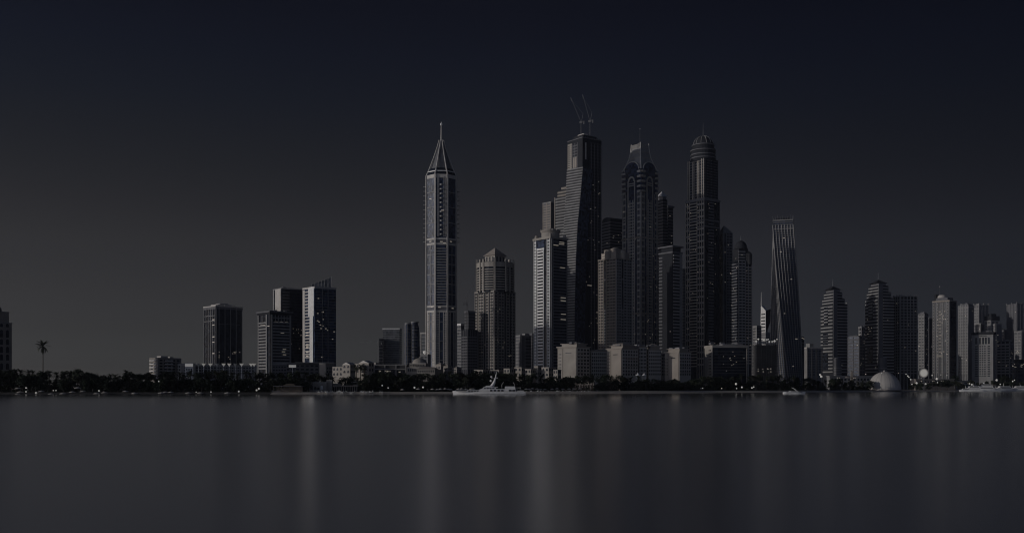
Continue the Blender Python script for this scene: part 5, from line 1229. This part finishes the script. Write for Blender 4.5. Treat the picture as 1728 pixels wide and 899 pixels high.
def beach_buildings():
    # wooden pavilion
    D = 712; s_ = D/F; t = tag(empty('beach_pavilion', (X(485, D), D, 1.0)), 'open wooden beach pavilion with a low thatched ridge on a stone quay', 'pavilion')
    z = lambda y: Z(y, D)-1.0
    MB().box(-26*s_, 24*s_, -3, 9, z(663.5), z(661.5)).build('quay', 'sand', t)
    MB().box(-24*s_, 24*s_, -1, 8, z(651.3), z(650.4)).build('roof_slab', 'mid', t)
    MB().add([(-8*s_,-1.2,z(650.4)),(14*s_,-1.2,z(650.4)),(14*s_,8,z(650.4)),(-8*s_,8,z(650.4)),(-3*s_,3,z(647)),(9*s_,3,z(647))], [(0,1,5,4),(1,2,5),(2,3,4,5),(3,0,4),(0,3,2,1)]).build('roof', 'thatch', t)
    for k in range(11): MB().tube((-23*s_+k*4.5*s_, -.8, z(662)), (-23*s_+k*4.5*s_, -.8, z(651)), .16).build('post', 'thatch', t)
    MB().box(-25*s_, -10*s_, -2.6, -2.4, z(661), z(659.5)).build('parapet', 'mid', t); MB().box(-22*s_, 22*s_, 7.5, 7.8, z(662), z(651)).build('rear_wall', 'brown', t)
    # stone gate house with arches
    b = Bld('beach_house', 'small stone beach house with arched doors behind the quay', 'house', 522, 551, 554, 735, th=8, depth=10, zb=1.2)
    b.core('beige', 645.5, None, name='wall'); b.box('parapet', 'pale', 0, 1, 0, 1, 644.6, 645.6, o=.2)
    for c, ya, m in ((.13, 650, 'glass'), (.35, 652, 'glass'), (.72, 650, 'white'), (.52, 653, 'glass')):
        hw = .9; z0, z1 = b.z(657), b.z(ya); xx = -b.w+c*b.w
        arch = [(-hw, z0), (hw, z0), (hw, z1-hw)]+[(hw*cos(a), z1-hw+hw*sin(a)) for a in [pi*k/6 for k in range(1, 6)]]+[(-hw, z1-hw)]
        MB().loft([[(xx+p[0], yy, p[1]) for p in arch] for yy in (.2, -.1)]).build('arched_door', m, b.root)
    b.box('stair_tower', 'beige', .97, 1.3, .2, .6, 640.5, None); b.piers('L', [.26, .63], .5, 'pale', 645, None, .15)
    # colonnade
    b = Bld('colonnade', 'low colonnaded beach restaurant with pale columns and awnings', 'building', 553, 604, 607, 742, th=6, depth=9, zb=1.2)
    b.core('dark', 652, None, name='rear_wall'); b.box('roof', 'sand', 0, 1, -.3, 1, 649.8, 651.8, o=.2)
    for k in range(14):
        x = -b.w+.5+k*(b.w-1)/13; MB().tube((x, -2.4, 0), (x, -2.4, b.z(651.8)), .28).build('column', 'beige', b.root)
    b.box('upper_room', 'sand', .12, .38, .1, .8, 646.5, 650)
    b2 = Bld('beach_house', 'flat roofed beach kiosk with a bright upper terrace', 'house', 587, 604, 612, 760, th=20, depth=8, zb=1.4)
    b2.core('beige', 648, None, name='wall'); b2.box('roof_slab', 'white', .05, .7, 0, .8, 643.8, 645, o=.3); b2.piers('L', [.1, .6], .5, 'beige', 644.8, 648.2, .1); b2.windows('L', .05, .95, 5, 650, 657, 1, .5, .6)
    for k, (x0, x1, yt) in enumerate(((613, 622, 651), (621, 634, 650), (632, 642, 652))):
        b = Bld('beach_kiosk', ('open beach kiosk with a slanted awning next to the restaurant', 'middle beach kiosk with a bright striped counter', 'last small beach kiosk before the tree belt')[k], 'kiosk', x0, x1, x1, 750, th=6, depth=5, zb=1.4)
        b.core('brown', yt+1.5, None, name='wall'); b.box('roof', ('mid', 'pale', 'mid')[k], 0, 1, -.3, 1, yt, yt+1.4, o=.3); b.panel('L', .1, .9, 'pale', 657, 659, .3, 'counter')
    # restaurant right of yacht
    b = Bld('beach_restaurant', 'beach restaurant with a bright upper facade among the parasols', 'building', 967, 1003, 1006, 870, th=6, depth=10, zb=1.5)
    b.core('brown', 649, None, name='wall'); b.box('upper_storey', 'beige', .0, .98, .0, .8, 643, 649, o=-.1); b.box('roof', 'pale', 0, 1, 0, .8, 642.2, 643.2, o=.4); b.windows('L', .05, .95, 8, 644, 648.5, 1, .5, .6, o=0.0)
    b.piers('L', lin(8), .5, 'pale', 649, None, .3); b.lights(5, 644, 648, 'L', .15, size=.8)
    b = Bld('beach_hut', 'gabled thatched hut left of the beach restaurant', 'hut', 942, 964, 966, 850, th=5, depth=8, zb=1.5)
    b.core('thatch', 650, None, name='wall'); z = b.z(650)
    MB().add([(-b.w-.5,-.6,z),(.5,-.6,z),(.5,8.6,z),(-b.w-.5,8.6,z),(-b.w*.5,-.6,z+3.4),(-b.w*.5,8.6,z+3.4)], [(0,1,4),(1,2,5,4),(2,3,5),(3,0,4,5),(0,3,2,1)]).build('roof', 'thatch', b.root); b.windows('L', .1, .9, 3, 651, 656, 1, .5, .6)
    b = Bld('beach_hut', 'low open sided hut with a slatted roof right of the beach restaurant', 'hut', 1021, 1037, 1038, 870, th=5, depth=6, zb=1.5)
    b.core('brown', 652.5, None, name='wall'); b.box('roof', 'sand', 0, 1, -.2, 1, 650, 651, o=.5); b.piers('L', lin(5), .3, 'sand', 652, None, .2); b.box('upper_roof', 'sand', .3, .9, .1, .8, 648.8, 650.1)
beach_buildings()

def loungers():
    def proto_l():
        t = empty('sun_lounger', (0,0,0)); MB().box(-1, .4, -.35, .35, .3, .4).build('seat', 'white', t)
        MB().add([(.4,-.35,.35),(.4,.35,.35),(1.0,.35,.95),(1.0,-.35,.95),(.4,-.35,.43),(.4,.35,.43),(.96,.35,1.0),(.96,-.35,1.0)], [(0,1,2,3),(7,6,5,4),(0,4,5,1),(1,5,6,2),(2,6,7,3),(3,7,4,0)]).build('backrest', 'white', t)
        for a in (-.9, .3):
            for b in (-.3, .3): MB().box(a-.04, a+.04, b-.04, b+.04, 0, .3).build('leg', 'white', t)
        return t
    p = proto_l(); first = True
    def put(x, D, lab, grp, s=1.3, rz=0):
        nonlocal first
        t = p if first else copy_tree(p); first = False
        d0, wd = shoreD(x); k = (D-d0)/max(wd, 1); zz = max(.1, min(GZ, -.35+1.9*k))
        t.location = (X(x, D), D, zz); t.scale = (s, s, s); t.rotation_euler.z = rz; tag(t, lab, 'sun lounger', grp)
    for i in range(46): 
        x = random.uniform(535, 655); put(x, shoreD(x)[0]+random.uniform(4, 17), 'white lounger on the sand before the colonnaded restaurant', 'loungers before the restaurant', 1.5, random.uniform(0, 6.28))
    for i in range(26):
        x = random.uniform(885, 1000); put(x, shoreD(x)[0]+random.uniform(22, 34), 'white lounger beneath the cream parasols', 'loungers beneath the cream parasols', 1.2, random.uniform(0, 6.28))
loungers()

# ------------------------------------------------------------------ boats
def hull_mesh(L, B, H, sheer=.3, m='white', bow=-1):
    """bow towards bow*x; keel a little below the water"""
    n = 14; rings = []
    for i in range(n+1):
        t = i/n; x = bow*(-L/2+L*t)
        w_ = B/2*(1-max(0, (t-.45)/.55)**2.2)*(.86+.14*min(1, t*5)); w_ = max(w_, .04)
        zt = H*(1+sheer*max(0, t-.4)**1.5*2.0); xo = bow*max(0, t-.8)*H*1.6*max(0, (t-.8)/.2)
        rings.append([(x, -w_*.55, -.5), (x+xo*.5, -w_*.9, H*.25), (x+xo, -w_, zt), (x+xo, w_, zt), (x+xo*.5, w_*.9, H*.25), (x, w_*.55, -.5)])
    return MB().loft(rings)
def big_yacht():
    D = 684; s_ = D/F
    t = tag(empty('motor_yacht', (X(826, D), D, 0)), 'long white motor yacht with a raked mast moored before the beach', 'yacht')
    xp = lambda x: (x-826)*s_; zp = lambda y: Z(y, D)
    hull_mesh(122*s_, 9.5, 1.9, .25, bow=-1).build('hull', 'white', t)
    MB().box(xp(770), xp(886), -4.3, 4.3, 1.9, 2.05).build('deck', 'sand', t)
    def house(x0, x1, ya, yb, w_, rake0=0, rake1=0, name='cabin', m='white'):
        a, c = xp(x0), xp(x1)
        return MB().loft([[(a,-w_,zp(yb)),(c,-w_,zp(yb)),(c,w_,zp(yb)),(a,w_,zp(yb))], [(a+rake0,-w_*.9,zp(ya)),(c+rake1,-w_*.9,zp(ya)),(c+rake1,w_*.9,zp(ya)),(a+rake0,w_*.9,zp(ya))]]).build(name, m, t)
    def windows_row(x0, x1, n, ya, yb, w_, fw=.62):
        for i in range(n):
            cw = (x1-x0)/n; c = x0+cw*(i+.5)
            MB().box(xp(c-cw*fw/2), xp(c+cw*fw/2), -w_, -w_+.2, zp(yb), zp(ya)).build('window', 'glass', t)
    house(784, 812, 657.6, 661.5, 3.6, 2.2, 0); windows_row(790, 809, 4, 658.6, 660.8, 3.62)
    house(806, 872, 656.0, 662, 4.0, 1.6, -1.0); windows_row(826, 851, 4, 657.3, 660.3, 4.02)
    house(812, 838, 653.5, 656.1, 3.6, 1.8, -.6, 'upper_cabin'); windows_row(816, 835, 4, 654.3, 655.7, 3.62, .7)
    house(852, 870, 651.6, 656.2, 3.5, 0, -.4, 'aft_cabin'); windows_row(858, 870, 2, 657.2, 660.8, 4.04, .8)
    house(815, 840, 652.6, 653.4, 3.9, .4, .4, 'flybridge_deck'); house(817, 832, 650.2, 652.7, 2.4, 1.8, -1.0, 'flybridge', 'white')
    windows_row(866, 874, 1, 657, 660.5, 3.4)
    MB().path([(xp(830),0,zp(652.5)), (xp(834),0,zp(645)), (xp(836.5),0,zp(636)), (xp(838),0,zp(627))], [1.5, .95, .45, .12], 8).build('mast', 'white', t)
    MB().tube((xp(835),0,zp(638.5)), (xp(829),0,zp(638)), .14).build('spreader', 'white', t); MB().tube((xp(834),0,zp(644)), (xp(828),0,zp(643.3)), .14).build('spreader', 'white', t)
    for x, y, r in ((829.3, 635.5, .75), (828.3, 642.2, .85), (839, 637.5, .55)): MB().lathe([(.05, zp(y)-r), (r*.8, zp(y)-r*.5), (r, zp(y)), (r*.7, zp(y)+r*.7), (.05, zp(y)+r)], xp(x), 0, 12).build('radar_dome', 'white', t)
    MB().path([(xp(847), 0, zp(656)), (xp(847), 0, zp(648)), (xp(850), 0, zp(644.5))], [.14,.12,.08]).build('davit', 'white', t); MB().path([(xp(869), 0, zp(652)), (xp(867), 0, zp(646)), (xp(865.5), 0, zp(644.5))], [.1,.1,.06]).build('aerial', 'white', t)
    for k in range(22): x = xp(768+k*1.9); MB().tube((x,-3.9 if k > 6 else -2.4-k*.2,2.1), (x,-3.9 if k > 6 else -2.4-k*.2,2.9), .04, n=4).build('stanchion', 'steel', t)
    MB().tube((xp(768),-2.4,2.9), (xp(780),-3.9,2.9), .05, n=4).build('rail', 'steel', t); MB().tube((xp(780),-3.9,2.9), (xp(808),-3.9,2.9), .05, n=4).build('rail', 'steel', t)
    MB().box(xp(872), xp(884), -3.6, 3.6, 2.1, 2.6).build('aft_bench', 'white', t); house(871, 879, 653.4, 654.2, 3.0, 0, 0, 'awning', 'cloth')
    for x in (872.5, 878): MB().tube((xp(x), -2.8, 2.05), (xp(x), -2.8, zp(654)), .06).build('awning_pole', 'steel', t)
big_yacht()
def small_boat():
    D = 720; t = tag(empty('speedboat', (X(1340, D), D, 0), radians(-4)), 'sleek white motorboat with a raked radar arch off the sand spit', 'motorboat')
    h = hull_mesh(15.5, 3.8, 1.35, .3, bow=1).build('hull', 'white', t)
    MB().loft([[(-6,-1.97,.75),(5.5,-1.7,.95),(5.5,1.7,.95),(-6,1.97,.75)], [(-6,-2.02,1.05),(5.5,-1.76,1.3),(5.5,1.76,1.3),(-6,2.02,1.05)]]).build('stripe', 'dark', t)
    MB().loft([[(-4,-1.5,1.3),(3.6,-1.3,1.5),(3.6,1.3,1.5),(-4,1.5,1.3)], [(-3.4,-1.2,2.1),(1.2,-1.0,2.2),(1.2,1.0,2.2),(-3.4,1.2,2.1)]]).build('cabin', 'white', t)
    MB().loft([[(-2.5,-1.45,1.55),(2.0,-1.33,1.65),(2.0,1.33,1.65),(-2.5,1.45,1.55)], [(-2.3,-1.36,1.95),(1.5,-1.2,2.0),(1.5,1.2,2.0),(-2.3,1.36,1.95)]]).build('window', 'glass', t)
    MB().path([(2.4,-1.2,1.6),(.5,-1.1,3.4),(-1.6,0,4.6),(.5,1.1,3.4),(2.4,1.2,1.6)], .14).build('radar_arch', 'white', t)
    MB().box(-7, -5.4, -1.2, 1.2, 1.3, 1.6).build('bench', 'white', t)
small_boat()
def moored():
    specs = [(1643, 34, 'white yacht nearest the boat shed, with a two level cabin', 2), (1662, 44, 'largest moored white yacht with stacked decks', 3), (1680, 30, 'moored yacht with a low cabin beside the brightest lamp', 1), (1694, 40, 'long low moored yacht with a dark window band', 2), (1709, 26, 'small moored cruiser between two longer yachts', 1), (1722, 40, 'moored yacht at the very edge of the view', 2), (1654, 20, 'open tender moored in front of the largest yacht', 0), (1630, 18, 'little cruiser at the boat shed slipway', 1)]
    for x, L, lab, lv in specs:
        D = shoreD(x)[0]-14; L = L*.85; t = tag(empty('moored_yacht', (X(x, D), D, 0), radians(random.uniform(-12, 12))), lab, 'yacht', 'yachts moored at the marina shore')
        H = L*.06+.6; hull_mesh(L, L*.2, H, .25, bow=random.choice((-1, 1))).build('hull', 'white', t)
        zz = H; 
        for k in range(lv):
            a = L*(.3-.07*k); w_ = L*(.085-.012*k); o = .02*L*k
            MB().loft([[(-a+o,-w_,zz),(a+o,-w_,zz),(a+o,w_,zz),(-a+o,w_,zz)], [(-a*.9+o,-w_*.9,zz+2),(a*.85+o,-w_*.9,zz+2),(a*.85+o,w_*.9,zz+2),(-a*.9+o,w_*.9,zz+2)]]).build('cabin', 'white', t)
            MB().box(-a*.8+o, a*.8+o, -w_-.03, w_+.03, zz+.7, zz+1.4).build('window_band', 'glass', t); zz += 2
        if lv: MB().path([(0,0,zz),(-.5,0,zz+2),(-.8,0,zz+4)], [.4,.25,.08]).build('mast', 'white', t)
        else: MB().box(-1, 1, -.5, .5, H, H+.7).build('console', 'white', t)
    # jetty they are tied to
    D = 1275; t = tag(empty('jetty', (X(1680, D), D, 0)), 'low concrete jetty in front of the moored yachts', 'jetty')
    MB().box(-30, 55, -1.5, 1.5, .5, 1.0).build('deck', 'grey', t)
    for k in range(9): MB().tube((-28+k*10, 0, -1), (-28+k*10, 0, .6), .35).build('pile', 'grey', t)
moored()
def sandbars():
    for (x0, x1, y, h_) in ((1195, 1330, 661.5, .5), (1205, 1300, 663, .35), (1370, 1530, 658.5, .5)):
        D = HC*F/(y-HY); n = 24; v = []; f = []
        for i in range(n+1):
            t = i/n; x = x0+(x1-x0)*t; w_ = 5*sin(pi*t)**.5*(1+.3*sin(i*2.1)); zc = h_*sin(pi*t)**.5
            for dy, zz in ((-w_, -.15), (-w_*.5, zc*.7), (w_*.3, zc), (w_, -.15)): v.append((X(x, D), D+dy, zz))
        for i in range(n):
            for k in range(3): f.append((i*4+k, (i+1)*4+k, (i+1)*4+k+1, i*4+k+1))
        struct(MB().add(v, f).build('sandbar', 'dark_shore'))
sandbars()
